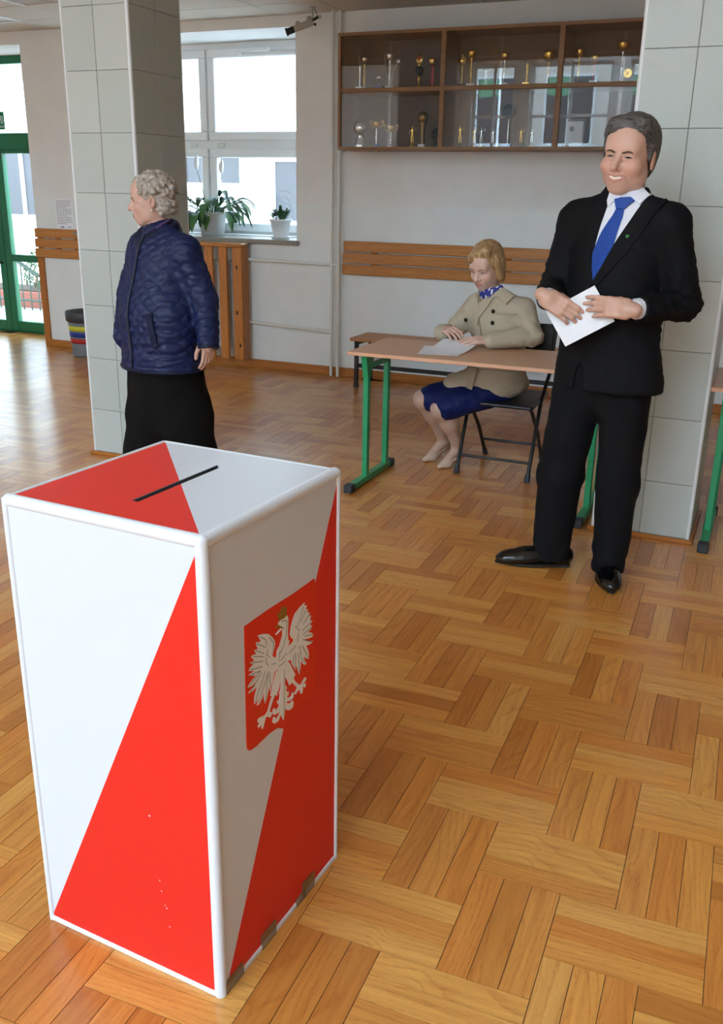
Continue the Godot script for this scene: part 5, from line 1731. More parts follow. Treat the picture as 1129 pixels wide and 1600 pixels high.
func hand_frame(wrist: Vector3, along: Vector3, back: Vector3) -> Transform3D:
	var y := along.normalized()
	var z := (back - y * back.dot(y)).normalized()
	return Transform3D(Basis(y.cross(z), y, z), wrist)

# shoe along +z from heel at the origin, y up, sole at 0
func shoe_field(len: float, w: float, high: float) -> Field:
	var f := Field.new()
	f.ell(T(0, high * 0.55, 0.05), T(w * 0.40, high * 0.62, 0.062), 0.03)
	f.ell(T(0, 0.035, len * 0.62), T(w * 0.5, 0.036, len * 0.26), 0.05)
	f.ell(T(0, 0.028, len * 0.85), T(w * 0.36, 0.024, len * 0.155), 0.04)
	f.cap(T(0, high * 0.7, 0.07), T(0, 0.05, len * 0.6), w * 0.34, w * 0.30, 0.03)
	f.rbox(T(0, -0.03, len * 0.5), T(0.2, 0.036, 0.4), 0.001, 0.004, Basis.IDENTITY, true)
	return f

func frame_of(az: float) -> Basis:
	# x to the figure's left, y up, z out of its chest
	return Basis(Vector3.UP, az)

# ------------------------------------------------------------------ people
func cloth_mat(called: String, c: Color, rough: float, rim := 0.0) -> StandardMaterial3D:
	var m := mat(called, c, rough)
	m.metallic_specular = 0.3
	if rim > 0.0:
		m.rim_enabled = true
		m.rim = rim
		m.rim_tint = 0.6
	return m

func folds(sd: int, amp: float, fx: float, fy: float, fz: float) -> Callable:
	var fn := FastNoiseLite.new()
	fn.seed = sd; fn.frequency = 1.0; fn.fractal_octaves = 2
	return func(p: Vector3, n: Vector3) -> Vector3:
		return p + n * amp * fn.get_noise_3d(p.x * fx, p.y * fy, p.z * fz)

func strands(sd: int, amp: float, sc: Vector3) -> Callable:
	var fn := FastNoiseLite.new()
	fn.seed = sd; fn.frequency = 1.0; fn.fractal_octaves = 2
	return func(p: Vector3, n: Vector3) -> Vector3:
		return p + n * amp * fn.get_noise_3d(p.x * sc.x, p.y * sc.y, p.z * sc.z)

func hair_color(sd: int, a: Color, b: Color, sc: Vector3) -> Callable:
	var fn := FastNoiseLite.new()
	fn.seed = sd; fn.frequency = 1.0; fn.fractal_octaves = 3
	return func(p: Vector3, _n: Vector3) -> Color:
		return a.lerp(b, clampf(0.5 + 0.9 * fn.get_noise_3d(p.x * sc.x, p.y * sc.y, p.z * sc.z), 0, 1))

func tint(c: Color) -> Callable:
	return func(_p: Vector3, _n: Vector3) -> Color: return c

func build_people() -> void:
	var sk := mat("skin", Color(1, 1, 1), 0.48)
	sk.vertex_color_use_as_albedo = true
	var hr := mat("hair", Color(1, 1, 1), 0.5)
	hr.vertex_color_use_as_albedo = true
	mat("eye_white", rgb(214, 206, 200), 0.2)
	mat("iris", rgb(46, 36, 30), 0.15)
	mat("brow_dark", rgb(74, 58, 48), 0.8)
	mat("brow_light", rgb(160, 128, 96), 0.8)
	mat("brow_grey", rgb(170, 158, 146), 0.8)
	mat("lash", rgb(40, 28, 24), 0.6)
	mat("teeth", rgb(236, 226, 204), 0.25)
	suit_man()
	quilted_woman()
	coat_woman()
	run_jobs()

# ---- the man in the dark suit
const SUIT := {
	"shirt": [-19,1555, -25,1483, -35,1415, -46,1314, -25,1217, -4,1253, 43,1341, 81,1425, 112,1498, 132,1570, 120,1585, 62,1545, 8,1545],
	"knot": [3,1505, 23,1511, 54,1512, 71,1500, 45,1471, 14,1475],
	"tie": [15,1478, 43,1472, 45,1442, 36,1347, -1,1260, -23,1217, -36,1264, -41,1315, -19,1391, 6,1447],
	"collar_a": [-19,1550, 27,1511, 4,1502, -20,1477, -27,1501],
	"collar_b": [60,1512, 112,1572, 128,1562, 120,1535, 94,1487, 71,1500],
	"lapel_b": [132,1585, 168,1560, 180,1526, 160,1509, 182,1502, 162,1466, 86,1321, -11,1188, -26,1207, 35,1343, 95,1477, 125,1565],
	"lapel_a": [-19,1548, -41,1558, -67,1524, -69,1500, -82,1481, -82,1351, -60,1256, -31,1186, -22,1208, -40,1308, -30,1446, -24,1530],
	"welt": [101,1342, 172,1337, 172,1326, 101,1331],
	"flap": [70,1000, 190,1010, 188,965, 72,955]}

func suit_man() -> void:
	var B := T(-0.60, 0, -3.75)
	var g := func(x: float, y: float, z: float) -> Vector3: return T(x, y, z) - B
	var who := thing("person", "smiling grey-haired man in black suit and blue tie holding a sheet", "person", B)
	cloth_mat("suit", rgb(13, 13, 17), 0.75)
	cloth_mat("trouser_black", rgb(15, 15, 18), 0.85)
	cloth_mat("shirt_white", rgb(232, 234, 242), 0.7)
	var tie_tex := Image.create(64, 64, false, Image.FORMAT_RGB8)
	tie_tex.fill(rgb(20, 62, 150))
	for i in 4:
		for j in 4:
			tie_tex.fill_rect(Rect2i(i * 16 + (8 if j % 2 else 0), j * 16, 5, 5), rgb(84, 132, 206))
	var tm := cloth_mat("tie_blue", Color(1, 1, 1), 0.42, 0.2)
	tm.albedo_texture = ImageTexture.create_from_image(tie_tex)
	tm.uv1_scale = T(38, 38, 1)
	mat("shoe_black", rgb(10, 10, 11), 0.12)
	mat("sole_black", rgb(24, 23, 22), 0.6)
	var fr := frame_of(deg_to_rad(-16))
	var l := fr.x
	var f := fr.z
	var neck: Vector3 = g.call(-0.588, 1.50, -3.775)
	var sc: Vector3 = g.call(-0.580, 1.425, -3.765)
	var shR := sc - l * 0.188
	var shL := sc + l * 0.188
	var elR: Vector3 = g.call(-0.828, 1.15, -3.80)
	var elL: Vector3 = g.call(-0.318, 1.14, -3.735)
	var wrR: Vector3 = g.call(-0.793, 1.147, -3.545)
	var wrL: Vector3 = g.call(-0.478, 1.130, -3.535)
	# jacket
	var J := Field.new()
	J.ell(g.call(-0.583, 1.30, -3.765), T(0.192, 0.20, 0.128), 0.04, fr)
	J.ell(g.call(-0.590, 1.10, -3.752), T(0.190, 0.22, 0.138), 0.06, fr)
	J.flat(shR + T(0, -0.004, 0), shL + T(0, -0.004, 0), 0.070, 0.070, fr, 0.95, 0.05)
	J.cap(neck + T(0, -0.005, 0), shR * 0.72 + neck * 0.28 + T(0, -0.006, 0), 0.060, 0.060, 0.05)
	J.cap(neck + T(0, -0.005, 0), shL * 0.72 + neck * 0.28 + T(0, -0.006, 0), 0.060, 0.060, 0.05)
	J.flat(g.call(-0.588, 1.04, -3.752), g.call(-0.574, 0.82, -3.755), 0.192, 0.226, fr, 0.64, 0.05)
	J.cap(shR, elR, 0.069, 0.060, 0.03)
	J.cap(elR, wrR, 0.060, 0.045, 0.012)
	J.cap(shL, elL, 0.069, 0.062, 0.03)
	J.cap(elL, wrL, 0.062, 0.045, 0.012)
	for q in [[wrR, elR], [wrL, elL]]:
		var dd: Vector3 = (q[0] - q[1]).normalized()
		J.rbox(q[0].lerp(q[1], 0.12) + dd * 0.06, T(0.056, 0.06, 0.056), 0.001, 0.003, Basis(Quaternion(Vector3.UP, dd)), true)
	J.rbox(g.call(-0.58, 0.45, -3.75), T(0.6, 0.345, 0.6), 0.001, 0.006, Basis.IDENTITY, true)
	# open fronts below the button
	J.ell(g.call(-0.58, 0.795, -3.755) + f * 0.15 - l * 0.055, T(0.022, 0.11, 0.07), 0.01, fr, true)
	var fn := FastNoiseLite.new()
	fn.seed = 41; fn.frequency = 1.0; fn.fractal_octaves = 2
	var crease := func(p: Vector3, n: Vector3) -> Vector3:
		var e := minf((p - elR).length(), (p - elL).length())
		var a := 0.0025 + 0.012 * exp(-e * e / 0.014)
		return p + n * a * fn.get_noise_3d(p.x * 16, p.y * 30 + p.x * 12, p.z * 16)
	wear(who, "jacket", M.suit, [job(J, 0.0085, Transform3D.IDENTITY, null, crease)], "black suit jacket, buttoned")
	# what lies on the chest
	var D := Field.new()
	D.ps = J.ps.duplicate()
	D.cap(g.call(-0.588, 1.46, -3.775), g.call(-0.583, 1.62, -3.755), 0.064, 0.060, 0.04)
	var o: Vector3 = g.call(-0.585, 0, -3.76)
	var lay := func(called: String, key: String, m: Material, lift: float, thick: float, label := "") -> void:
		var mb := MB.new()
		drape(mb, D, o, l, f, pts2(SUIT[key]), lift, thick, 0.016)
		var x := part(who, called, mb, m)
		if label: x.set_meta("label", label)
	lay.call("shirt_front", "shirt", M.shirt_white, 0.001, 0.001, "white shirt front")
	lay.call("tie", "tie", M.tie_blue, 0.003, 0.005, "blue tie with small light dots")
	lay.call("tie_knot", "knot", M.tie_blue, 0.006, 0.010, "")
	lay.call("lapel", "lapel_a", M.suit, 0.003, 0.004, "")
	lay.call("lapel", "lapel_b", M.suit, 0.003, 0.004, "")
	lay.call("shirt_collar", "collar_a", M.shirt_white, 0.006, 0.004, "")
	lay.call("shirt_collar", "collar_b", M.shirt_white, 0.006, 0.004, "")
	lay.call("breast_pocket", "welt", M.suit, 0.001, 0.002, "")
	mat("pin_green", rgb(70, 160, 90), 0.3)
	var ph := D.hit(o + l * 0.081 + Vector3.UP * 1.379 + f * 0.35, -f)
	part(who, "lapel_pin", MB.new().sphere(ph + f * 0.009, T(0.0065, 0.0065, 0.003), 10, 6), M.pin_green)
	part(who, "button", MB.new().sphere(D.hit(o - l * 0.024 + Vector3.UP * 1.09 + f * 0.35, -f) + f * 0.002, T(0.009, 0.009, 0.004), 10, 6, fr), M.black_plastic)
	# collar stand and jacket collar round the neck
	var ring := func(r: float, y0: float, y1: float, a0: float, a1: float, cx: Vector3) -> Array:
		var q := []
		for i in 15:
			var a := lerpf(a0, a1, i / 14.0)
			q.append(cx + l * sin(a) * r - f * cos(a) * r + Vector3.UP * lerpf(y0, y1, absf(a) / absf(a1)))
		return q
	var nc: Vector3 = g.call(-0.586, 0, -3.768)
	part(who, "shirt_collar", MB.new().tube(ring.call(0.064, 1.572, 1.535, -2.4, 2.4, nc), 0.013, 8).tube(ring.call(0.065, 1.556, 1.520, -2.5, 2.5, nc), 0.013, 8), M.shirt_white)
	part(who, "jacket_collar", MB.new().tube(ring.call(0.078, 1.545, 1.52, -1.9, 1.9, nc), [0.010, 0.014, 0.016, 0.018, 0.018, 0.018, 0.018, 0.018, 0.018, 0.018, 0.018, 0.018, 0.016, 0.014, 0.010], 8), M.suit)
	for q in [[wrR, elR], [wrL, elL]]:
		var d: Vector3 = (q[0] - q[1]).normalized()
		var s0: Vector3 = q[0].lerp(q[1], 0.20)
		part(who, "shirt_cuff", MB.new().tube([s0, s0 + d * 0.036, s0 + d * 0.040], [0.0385, 0.0385, 0.036], 16), M.shirt_white)
	# trousers
	var P := Field.new()
	var hipR: Vector3 = g.call(-0.680, 0.86, -3.775)
	var hipL: Vector3 = g.call(-0.495, 0.86, -3.745)
	P.flat(g.call(-0.588, 0.93, -3.76), g.call(-0.588, 0.84, -3.76), 0.165, 0.170, fr, 0.72, 0.04)
	P.cap(hipR, g.call(-0.722, 0.42, -3.74), 0.104, 0.092, 0.03)
	P.cap(g.call(-0.722, 0.42, -3.74), g.call(-0.740, 0.055, -3.765), 0.092, 0.079, 0.03)
	P.cap(hipL, g.call(-0.484, 0.42, -3.71), 0.102, 0.082, 0.03)
	P.cap(g.call(-0.484, 0.42, -3.71), g.call(-0.486, 0.055, -3.72), 0.082, 0.069, 0.03)
	P.rbox(g.call(-0.6, -0.2, -3.75), T(0.6, 0.232, 0.6), 0.001, 0.004, Basis.IDENTITY, true)
	var pf := FastNoiseLite.new()
	pf.seed = 8; pf.frequency = 1.0; pf.fractal_octaves = 2
	var ruck := func(p: Vector3, n: Vector3) -> Vector3:
		var a := 0.003 + 0.010 * exp(-absf(p.y - 0.08) / 0.07) + 0.005 * exp(-absf(p.y - 0.45) / 0.08)
		return p + n * a * pf.get_noise_3d(p.x * 9, p.y * 9 + p.x * 7, p.z * 9)
	wear(who, "trousers", M.trouser_black, [job(P, 0.0095, Transform3D.IDENTITY, null, ruck)], "black suit trousers")
	# shoes
	for q in [[T(-0.655, 0, -3.785), T(-0.955, 0, -3.668)], [T(-0.520, 0, -3.815), T(-0.437, 0, -3.545)]]:
		var z: Vector3 = (q[1] - q[0]).normalized()
		var xf := Transform3D(Basis(Vector3.UP.cross(z), Vector3.UP, z), q[0] - B)
		var ln: float = q[0].distance_to(q[1])
		wear(who, "shoe", M.shoe_black, [job(shoe_field(ln, 0.100, 0.085), 0.005, xf)], "polished black leather shoe")
		var so := MB.new()
		var pg := PackedVector2Array()
		for i in 24:
			var a := TAU * i / 24
			var t := 0.5 + 0.5 * sin(a)
			pg.append(Vector2(cos(a) * (0.034 + 0.016 * sin(PI * clampf(t * 1.15 - 0.1, 0, 1))), 0.004 + t * (ln - 0.002)))
		so.prism(pg, 0.010, xf * Transform3D(Basis(Vector3.RIGHT, Vector3.BACK, Vector3.DOWN), T(0, 0.016, 0)))
		part(who, "sole", so, M.sole_black)
		part(who, "heel", MB.new().box(xf * T(0, 0.008, 0.042), T(0.064, 0.016, 0.072), xf.basis, 0.004), M.sole_black)
	# body, head and hands: one skin
	var hd := {"wide": 1.04, "jaw": 1.08, "lips": 0.62, "smile": 1.0, "eye": 0.0018, "iris": 1.6, "nose": 1.15, "neck": 0.058, "brow": 0.0175, "brow_mat": M.brow_dark, "look": T(0.3, 0.2, 0), "skin": Color(0.68, 0.41, 0.31), "flush": Color(0.68, 0.30, 0.21), "lip": Color(0.56, 0.25, 0.20)}
	var hb := frame_of(deg_to_rad(-14)) * Basis(Vector3.BACK, -0.09) * Basis(Vector3.RIGHT, 0.04)
	var hx := Transform3D(hb * Basis.from_scale(Vector3.ONE * 1.07), g.call(-0.577, 1.652, -3.737))
	var HF := head_field(hd)
	var body := Field.new()
	body.cap(g.call(-0.585, 1.58, -3.765), g.call(-0.586, 1.42, -3.78), 0.056, 0.06, 0.03)
	body.ell(g.call(-0.585, 1.25, -3.765), T(0.15, 0.22, 0.09), 0.04, fr)
	body.ell(g.call(-0.588, 0.95, -3.76), T(0.14, 0.15, 0.09), 0.05, fr)
	for q in [[shR, elR, wrR], [shL, elL, wrL]]:
		body.cap(q[0], q[1], 0.045, 0.040, 0.03)
		body.cap(q[1], q[2], 0.040, 0.026, 0.02)
	for q in [[hipR, g.call(-0.722, 0.42, -3.74), g.call(-0.740, 0.07, -3.765)], [hipL, g.call(-0.484, 0.42, -3.71), g.call(-0.486, 0.07, -3.72)]]:
		body.cap(q[0], q[1], 0.08, 0.055, 0.04)
		body.cap(q[1], q[2], 0.055, 0.04, 0.02)
	var tone := tint(hd.skin)
	var htone := tint(Color(0.64, 0.38, 0.28))
	var hR := hand_field(-1, [[0.12, 0.55, 0.35], [0.18, 0.65, 0.4], [0.24, 0.72, 0.42], [0.32, 0.78, 0.45]], 0.02, 1.0, T(0.35, 0.62, -0.62))
	var hL := hand_field(1, [[0.12, 0.30, 0.20], [0.18, 0.36, 0.25], [0.24, 0.42, 0.3], [0.30, 0.48, 0.35]], 0.03, 1.0, T(0.30, 0.66, -0.60))
	wear(who, "body", M.skin, [job(body, 0.012, Transform3D.IDENTITY, tone), job(HF, 0.0021, hx, face_color(hd)),
		job(hR, 0.0030, hand_frame(g.call(-0.800, 1.160, -3.520), T(0.80, -0.42, 0.05), T(0.14, 0.40, 0.93)), htone),
		job(hL, 0.0030, hand_frame(g.call(-0.476, 1.130, -3.512), T(-0.97, 0.06, 0.02), T(0.02, 0.35, 0.94)), htone)])
	eyes(who, hx, hd, HF)
	part(who, "teeth", MB.new().tube([hx * T(-0.0285, -0.0560, 0.0775), hx * T(-0.015, -0.0630, 0.0868), hx * T(0, -0.0660, 0.0902), hx * T(0.015, -0.0630, 0.0868), hx * T(0.0285, -0.0560, 0.0775)], [0.0036, 0.0058, 0.0062, 0.0058, 0.0036], 8), M.teeth)
	# hair, combed over from a parting on his left
	var H := Field.new()
	H.ell(T(0, 0.056, -0.022), T(0.087, 0.090, 0.106), 0.01)
	H.ell(T(0, -0.004, -0.052), T(0.076, 0.085, 0.058), 0.03)
	H.cap(T(0.050, 0.112, 0.034), T(-0.040, 0.098, 0.056), 0.024, 0.020, 0.04)
	H.cap(T(-0.040, 0.098, 0.056), T(-0.070, 0.070, 0.034), 0.020, 0.014, 0.03)
	H.cap(T(-0.074, 0.06, 0.010), T(-0.078, 0.0, 0.004), 0.014, 0.010, 0.02)
	H.ell(T(0.006, -0.016, 0.108), T(0.070, 0.098, 0.072), 0.012, Basis(Vector3.BACK, 0.16), true)
	H.ell(T(0.0, -0.06, 0.03), T(0.11, 0.052, 0.06), 0.012, Basis.IDENTITY, true)
	for s in [-1, 1]:
		H.cap(T(s * 0.080, 0.045, 0.014), T(s * 0.0785, -0.006, 0.012), 0.010, 0.006, 0.012)
		H.ell(T(s * 0.088, -0.008, -0.012), T(0.014, 0.034, 0.022), 0.006, Basis.IDENTITY, true)
	wear(who, "hair", M.hair, [job(H, 0.0034, hx, hair_color(3, Color(0.015, 0.013, 0.011), Color(0.15, 0.135, 0.125), T(22, 120, 90)), strands(9, 0.0024, T(16, 110, 80)))], "short dark grey hair parted on the side")
	# folded sheet in his hands
	var pm := MB.new()
	var c4 := [T(-0.626, 1.205, -3.553), T(-0.796, 1.100, -3.545), T(-0.706, 0.976, -3.525), T(-0.532, 1.087, -3.533)]
	var e1: Vector3 = (c4[1] - c4[0]).normalized()
	var e2: Vector3 = (c4[2] - c4[1]).normalized()
	var nn := e1.cross(e2).normalized()
	var ctr: Vector3 = (c4[0] + c4[1] + c4[2] + c4[3]) / 4.0
	for k in 2:
		pm.box(nn * (0.0012 * k), T(0.200, 0.152 - 0.003 * k, 0.0005), Basis(e1, e2, nn))
	solo("ballot_paper", "folded white sheet held in both hands by the man in black suit", "paper", pm, M.paper).position = ctr

# ---- the elderly woman in the quilted jacket
func quilted_woman() -> void:
	var B := T(-2.83, 0, -3.95)
	var g := func(x: float, y: float, z: float) -> Vector3: return T(x, y, z) - B
	var who := thing("person", "elderly woman with curly grey hair walking past in a navy quilted jacket", "person", B)
	cloth_mat("quilt", rgb(22, 34, 76), 0.48).metallic_specular = 0.4
	cloth_mat("quilt_trim", rgb(24, 31, 58), 0.45)
	mat("zip_metal", rgb(52, 58, 78), 0.35, 0.5)
	cloth_mat("black_wool", rgb(15, 14, 15), 0.85, 0.05)
	mat("blouse", rgb(128, 104, 140), 0.7)
	M.blouse.albedo_texture = noise_tex(55, 0.2, Color(0.3, 0.25, 0.5), Color(1, 0.95, 1), 128, 1, FastNoiseLite.TYPE_CELLULAR)
	M.blouse.uv1_triplanar = true
	M.blouse.uv1_scale = T(9, 9, 9)
	mat("pearl", rgb(236, 226, 214), 0.2)
	var az := deg_to_rad(-18)
	var fr := frame_of(az)
	var l := fr.x
	var f := fr.z
	var sc: Vector3 = g.call(-2.805, 1.225, -3.955)
	var shR := sc - l * 0.160
	var shL := sc + l * 0.165
	var elL: Vector3 = g.call(-2.562, 0.995, -3.935)
	var wrL: Vector3 = g.call(-2.515, 0.775, -3.875)
	var elR: Vector3 = g.call(-3.055, 0.99, -4.00)
	var wrR: Vector3 = g.call(-3.010, 0.80, -3.87)
	var J := Field.new()
	J.ell(g.call(-2.812, 1.13, -3.95), T(0.192, 0.20, 0.148), 0.05, fr)
	J.ell(g.call(-2.825, 0.92, -3.93), T(0.218, 0.25, 0.180), 0.06, fr)
	J.flat(g.call(-2.825, 0.88, -3.93), g.call(-2.830, 0.66, -3.935), 0.222, 0.238, fr, 0.78, 0.05)
	J.flat(shR, shL, 0.072, 0.072, fr, 1.0, 0.05)
	J.cap(g.call(-2.822, 1.295, -3.965), shR * 0.7 + sc * 0.3, 0.066, 0.07, 0.05)
	J.cap(g.call(-2.822, 1.295, -3.965), shL * 0.7 + sc * 0.3, 0.066, 0.07, 0.05)
	J.cap(shL, elL, 0.076, 0.068, 0.03)
	J.cap(elL, wrL, 0.066, 0.052, 0.015)
	J.cap(shR, elR, 0.076, 0.068, 0.03)
	J.cap(elR, wrR, 0.066, 0.056, 0.02)
	J.rbox(g.call(-2.83, 0.35, -3.95), T(0.7, 0.30, 0.7), 0.001, 0.01, Basis.IDENTITY, true)
	var cuffd := (wrL - elL).normalized()
	J.rbox(wrL + cuffd * 0.085, T(0.09, 0.09, 0.09), 0.001, 0.004, Basis(Quaternion(Vector3.UP, cuffd)), true)
	# hem band
	var fn := FastNoiseLite.new()
	fn.seed = 23; fn.frequency = 1.0; fn.fractal_octaves = 2
	var quilt := func(p: Vector3, n: Vector3) -> Vector3:
		var u := p.dot(l) * 1.05 + p.dot(f) * 0.55
		var v := p.y * 0.95
		if (p - shL).dot(l) > -0.02 and p.y > 0.7:          # the sleeve is cut on its own grain
			u = p.dot(f) * 0.9 + p.dot(l) * 1.1
		var s := 0.054
		var a := absf(fposmod((u + v) / s, 1.0) - 0.5) * 2.0
		var b := absf(fposmod((u - v) / s, 1.0) - 0.5) * 2.0
		var e := minf(1.0 - a, 1.0 - b)
		var puff := 0.0075 * (sqrt(clampf(e * 1.7, 0.0, 1.0)) - 0.75)
		var low := clampf((1.02 - p.y) / 0.3, 0.15, 1.0)
		var wr := 0.010 * low * fn.get_noise_3d(p.x * 7, p.y * 30, p.z * 7) + 0.006 * fn.get_noise_3d(p.x * 9, p.y * 9, p.z * 9)
		return p + n * (puff + wr)
	wear(who, "jacket", M.quilt, [job(J, 0.0065, Transform3D.IDENTITY, null, quilt)], "navy diamond-quilted jacket with zip")
	var hemring := []
	for i in 41:
		var a := TAU * i / 40
		hemring.append(g.call(-2.830, 0.655, -3.935) + l * sin(a) * 0.236 + f * cos(a) * 0.185)
	part(who, "hem", MB.new().tube(hemring, 0.011, 8, false), M.quilt_trim)
	part(who, "sleeve_cuff", MB.new().tube([wrL - cuffd * 0.012, wrL + cuffd * 0.002], 0.0535, 20), M.quilt_trim)
	# turned-down collar
	var col := Field.new()
	var cc: Vector3 = g.call(-2.832, 0, -3.957)
	var prev := Vector3.ZERO
	for i in 17:
		var a := lerpf(-2.75, 2.75, i / 16.0)
		var back := cos(a)
		var p := cc + l * sin(a) * 0.087 - f * back * 0.082 + Vector3.UP * (1.318 + 0.028 * back)
		if i > 0:
			col.cap(prev, p, 0.019, 0.019, 0.02)
			col.cap(prev + Vector3.UP * -0.028 + (prev - cc - Vector3.UP * (prev.y - cc.y)) * 0.16, p + Vector3.UP * -0.028 + (p - cc - Vector3.UP * (p.y - cc.y)) * 0.16, 0.017, 0.017, 0.02)
		prev = p
	wear(who, "collar", M.quilt_trim, [job(col, 0.006)], "navy turned-down collar")
	var o: Vector3 = g.call(-2.83, 0, -3.95)
	var zp := MB.new()
	drape(zp, J, o, l, f, PackedVector2Array([Vector2(0.018, 1.30), Vector2(0.004, 1.30), Vector2(0.000, 1.0), Vector2(-0.004, 0.665), Vector2(0.010, 0.665), Vector2(0.014, 1.0)]), 0.006, 0.002, 0.02)
	part(who, "zip", zp, M.zip_metal)
	part(who, "zip_pull", MB.new().box(J.hit(o + l * 0.012 + Vector3.UP * 1.255 + f * 0.35, -f) + f * 0.014, T(0.010, 0.04, 0.005), fr, 0.002), M.black_plastic)
	var pk := MB.new()
	drape(pk, J, o, l, f, PackedVector2Array([Vector2(0.125, 0.94), Vector2(0.150, 0.945), Vector2(0.165, 0.79), Vector2(0.150, 0.77), Vector2(0.138, 0.78)]), 0.006, 0.003, 0.02)
	part(who, "pocket_welt", pk, M.quilt_trim)
	# trousers in mid-stride
	var P := Field.new()
	P.flat(g.call(-2.825, 0.78, -3.945), g.call(-2.83, 0.62, -3.945), 0.17, 0.17, fr, 0.75, 0.04)
	P.cap(g.call(-2.875, 0.64, -3.93), g.call(-2.905, 0.40, -3.90), 0.130, 0.115, 0.09)
	P.cap(g.call(-2.905, 0.40, -3.90), g.call(-2.975, 0.075, -3.87), 0.112, 0.095, 0.05)
	P.cap(g.call(-2.775, 0.64, -3.96), g.call(-2.735, 0.40, -3.985), 0.125, 0.115, 0.12)
	P.cap(g.call(-2.735, 0.40, -3.985), g.call(-2.655, 0.075, -4.025), 0.112, 0.093, 0.10)
	P.rbox(g.call(-2.83, -0.2, -3.95), T(0.7, 0.24, 0.7), 0.001, 0.004, Basis.IDENTITY, true)
	wear(who, "trousers", M.black_wool, [job(P, 0.011, Transform3D.IDENTITY, null, folds(14, 0.010, 6, 5, 6))], "wide black trousers")
	var walk := T(-0.914, 0, 0.407)
	for q in [T(-2.955, 0, -3.88), T(-2.635, 0, -4.035)]:
		var xf := Transform3D(Basis(Vector3.UP.cross(walk), Vector3.UP, walk), q - B - walk * 0.03)
		wear(who, "shoe", M.sole_black, [job(shoe_field(0.25, 0.088, 0.075), 0.007, xf)], "black shoe")
	# body
	var hd := {"wide": 0.98, "jaw": 1.0, "lips": 0.75, "smile": -0.15, "eye": 0.0032, "nose": 0.92, "neck": 0.050, "brow": 0.020, "wrinkle": true, "brow_mat": M.brow_grey, "look": T(0, 0, 0), "skin": Color(0.66, 0.41, 0.32), "flush": Color(0.66, 0.31, 0.23), "lip": Color(0.46, 0.20, 0.17)}
	var hb := frame_of(deg_to_rad(-57)) * Basis(Vector3.RIGHT, 0.06)
	var hx := Transform3D(hb * Basis.from_scale(Vector3.ONE * 0.95), g.call(-2.862, 1.452, -3.950))
	var HF := head_field(hd)
	var body := Field.new()
	body.cap(g.call(-2.85, 1.40, -3.955), g.call(-2.825, 1.24, -3.965), 0.048, 0.055, 0.03)
	body.ell(g.call(-2.815, 1.08, -3.95), T(0.14, 0.20, 0.10), 0.04, fr)
	body.ell(g.call(-2.825, 0.80, -3.945), T(0.15, 0.16, 0.10), 0.05, fr)
	for q in [[shL, elL, wrL], [shR, elR, wrR]]:
		body.cap(q[0], q[1], 0.045, 0.040, 0.03)
		body.cap(q[1], q[2], 0.040, 0.025, 0.02)
	for q in [[g.call(-2.875, 0.66, -3.93), g.call(-2.905, 0.40, -3.90), g.call(-2.965, 0.08, -3.875)], [g.call(-2.775, 0.66, -3.96), g.call(-2.735, 0.40, -3.985), g.call(-2.645, 0.08, -4.03)]]:
		body.cap(q[0], q[1], 0.08, 0.055, 0.04)
		body.cap(q[1], q[2], 0.055, 0.04, 0.02)
	var hL := hand_field(1, [[0.25, 0.4, 0.3], [0.3, 0.5, 0.3], [0.36, 0.55, 0.35], [0.42, 0.6, 0.4]], 0.02, 0.90, T(0.45, 0.75, -0.3))
	var hR := hand_field(-1, [[0.2, 0.3, 0.2], [0.2, 0.3, 0.2], [0.2, 0.3, 0.2], [0.2, 0.3, 0.2]], 0.0, 0.8)
	var htone := tint(Color(0.62, 0.37, 0.28))
	wear(who, "body", M.skin, [job(body, 0.013, Transform3D.IDENTITY, tint(hd.skin)), job(HF, 0.0025, hx, face_color(hd)),
		job(hL, 0.0034, hand_frame(wrL - cuffd * 0.055, (cuffd + T(0, -0.6, 0.05)), T(0.85, 0.1, 0.35)), htone),
		job(hR, 0.006, hand_frame(wrR + T(0.06, -0.01, -0.02), T(0.6, -0.8, 0.1), T(-0.8, 0, 0.5)), htone)])
	eyes(who, hx, hd, HF)
	part(who, "earring", MB.new().sphere(hx * T(0.080, -0.042, -0.006), T(0.006, 0.006, 0.006), 10, 7), M.pearl)
	part(who, "blouse_collar", MB.new().tube([cc - l * 0.030 + f * 0.075 + Vector3.UP * 1.30, cc + f * 0.078 + Vector3.UP * 1.288, cc + l * 0.032 + f * 0.072 + Vector3.UP * 1.305, cc + l * 0.066 + f * 0.03 + Vector3.UP * 1.345, cc + l * 0.070 - f * 0.02 + Vector3.UP * 1.366], 0.008, 8), M.blouse)
	# set curls
	var H := Field.new()
	H.ell(T(0, 0.050, -0.022), T(0.087, 0.093, 0.104), 0.01)
	H.ell(T(0, 0.000, -0.068), T(0.078, 0.075, 0.052), 0.03)
	var r := RandomNumberGenerator.new()
	r.seed = 77
	for i in 230:
		var d := Vector3(r.randfn(), r.randfn(), r.randfn()).normalized()
		var p := T(0, 0.045, -0.026) + d * T(0.088, 0.094, 0.108)
		if d.y < -0.2: p = T(0, 0.0, -0.07) + d * T(0.080, 0.082, 0.058)
		if p.z > 0.045 and p.y < 0.066: continue
		if p.z > 0.0 and p.y < 0.03: continue
		if p.z > -0.035 and p.y < 0.028: continue
		if p.y < -0.075: continue
		H.ell(p, T(0.017, 0.014, 0.015) * r.randf_range(0.75, 1.25), 0.006)
	H.ell(T(0, -0.022, 0.092), T(0.085, 0.092, 0.080), 0.01, Basis.IDENTITY, true)
	for s in [-1, 1]: H.ell(T(s * 0.09, -0.020, -0.002), T(0.03, 0.042, 0.034), 0.008, Basis.IDENTITY, true)
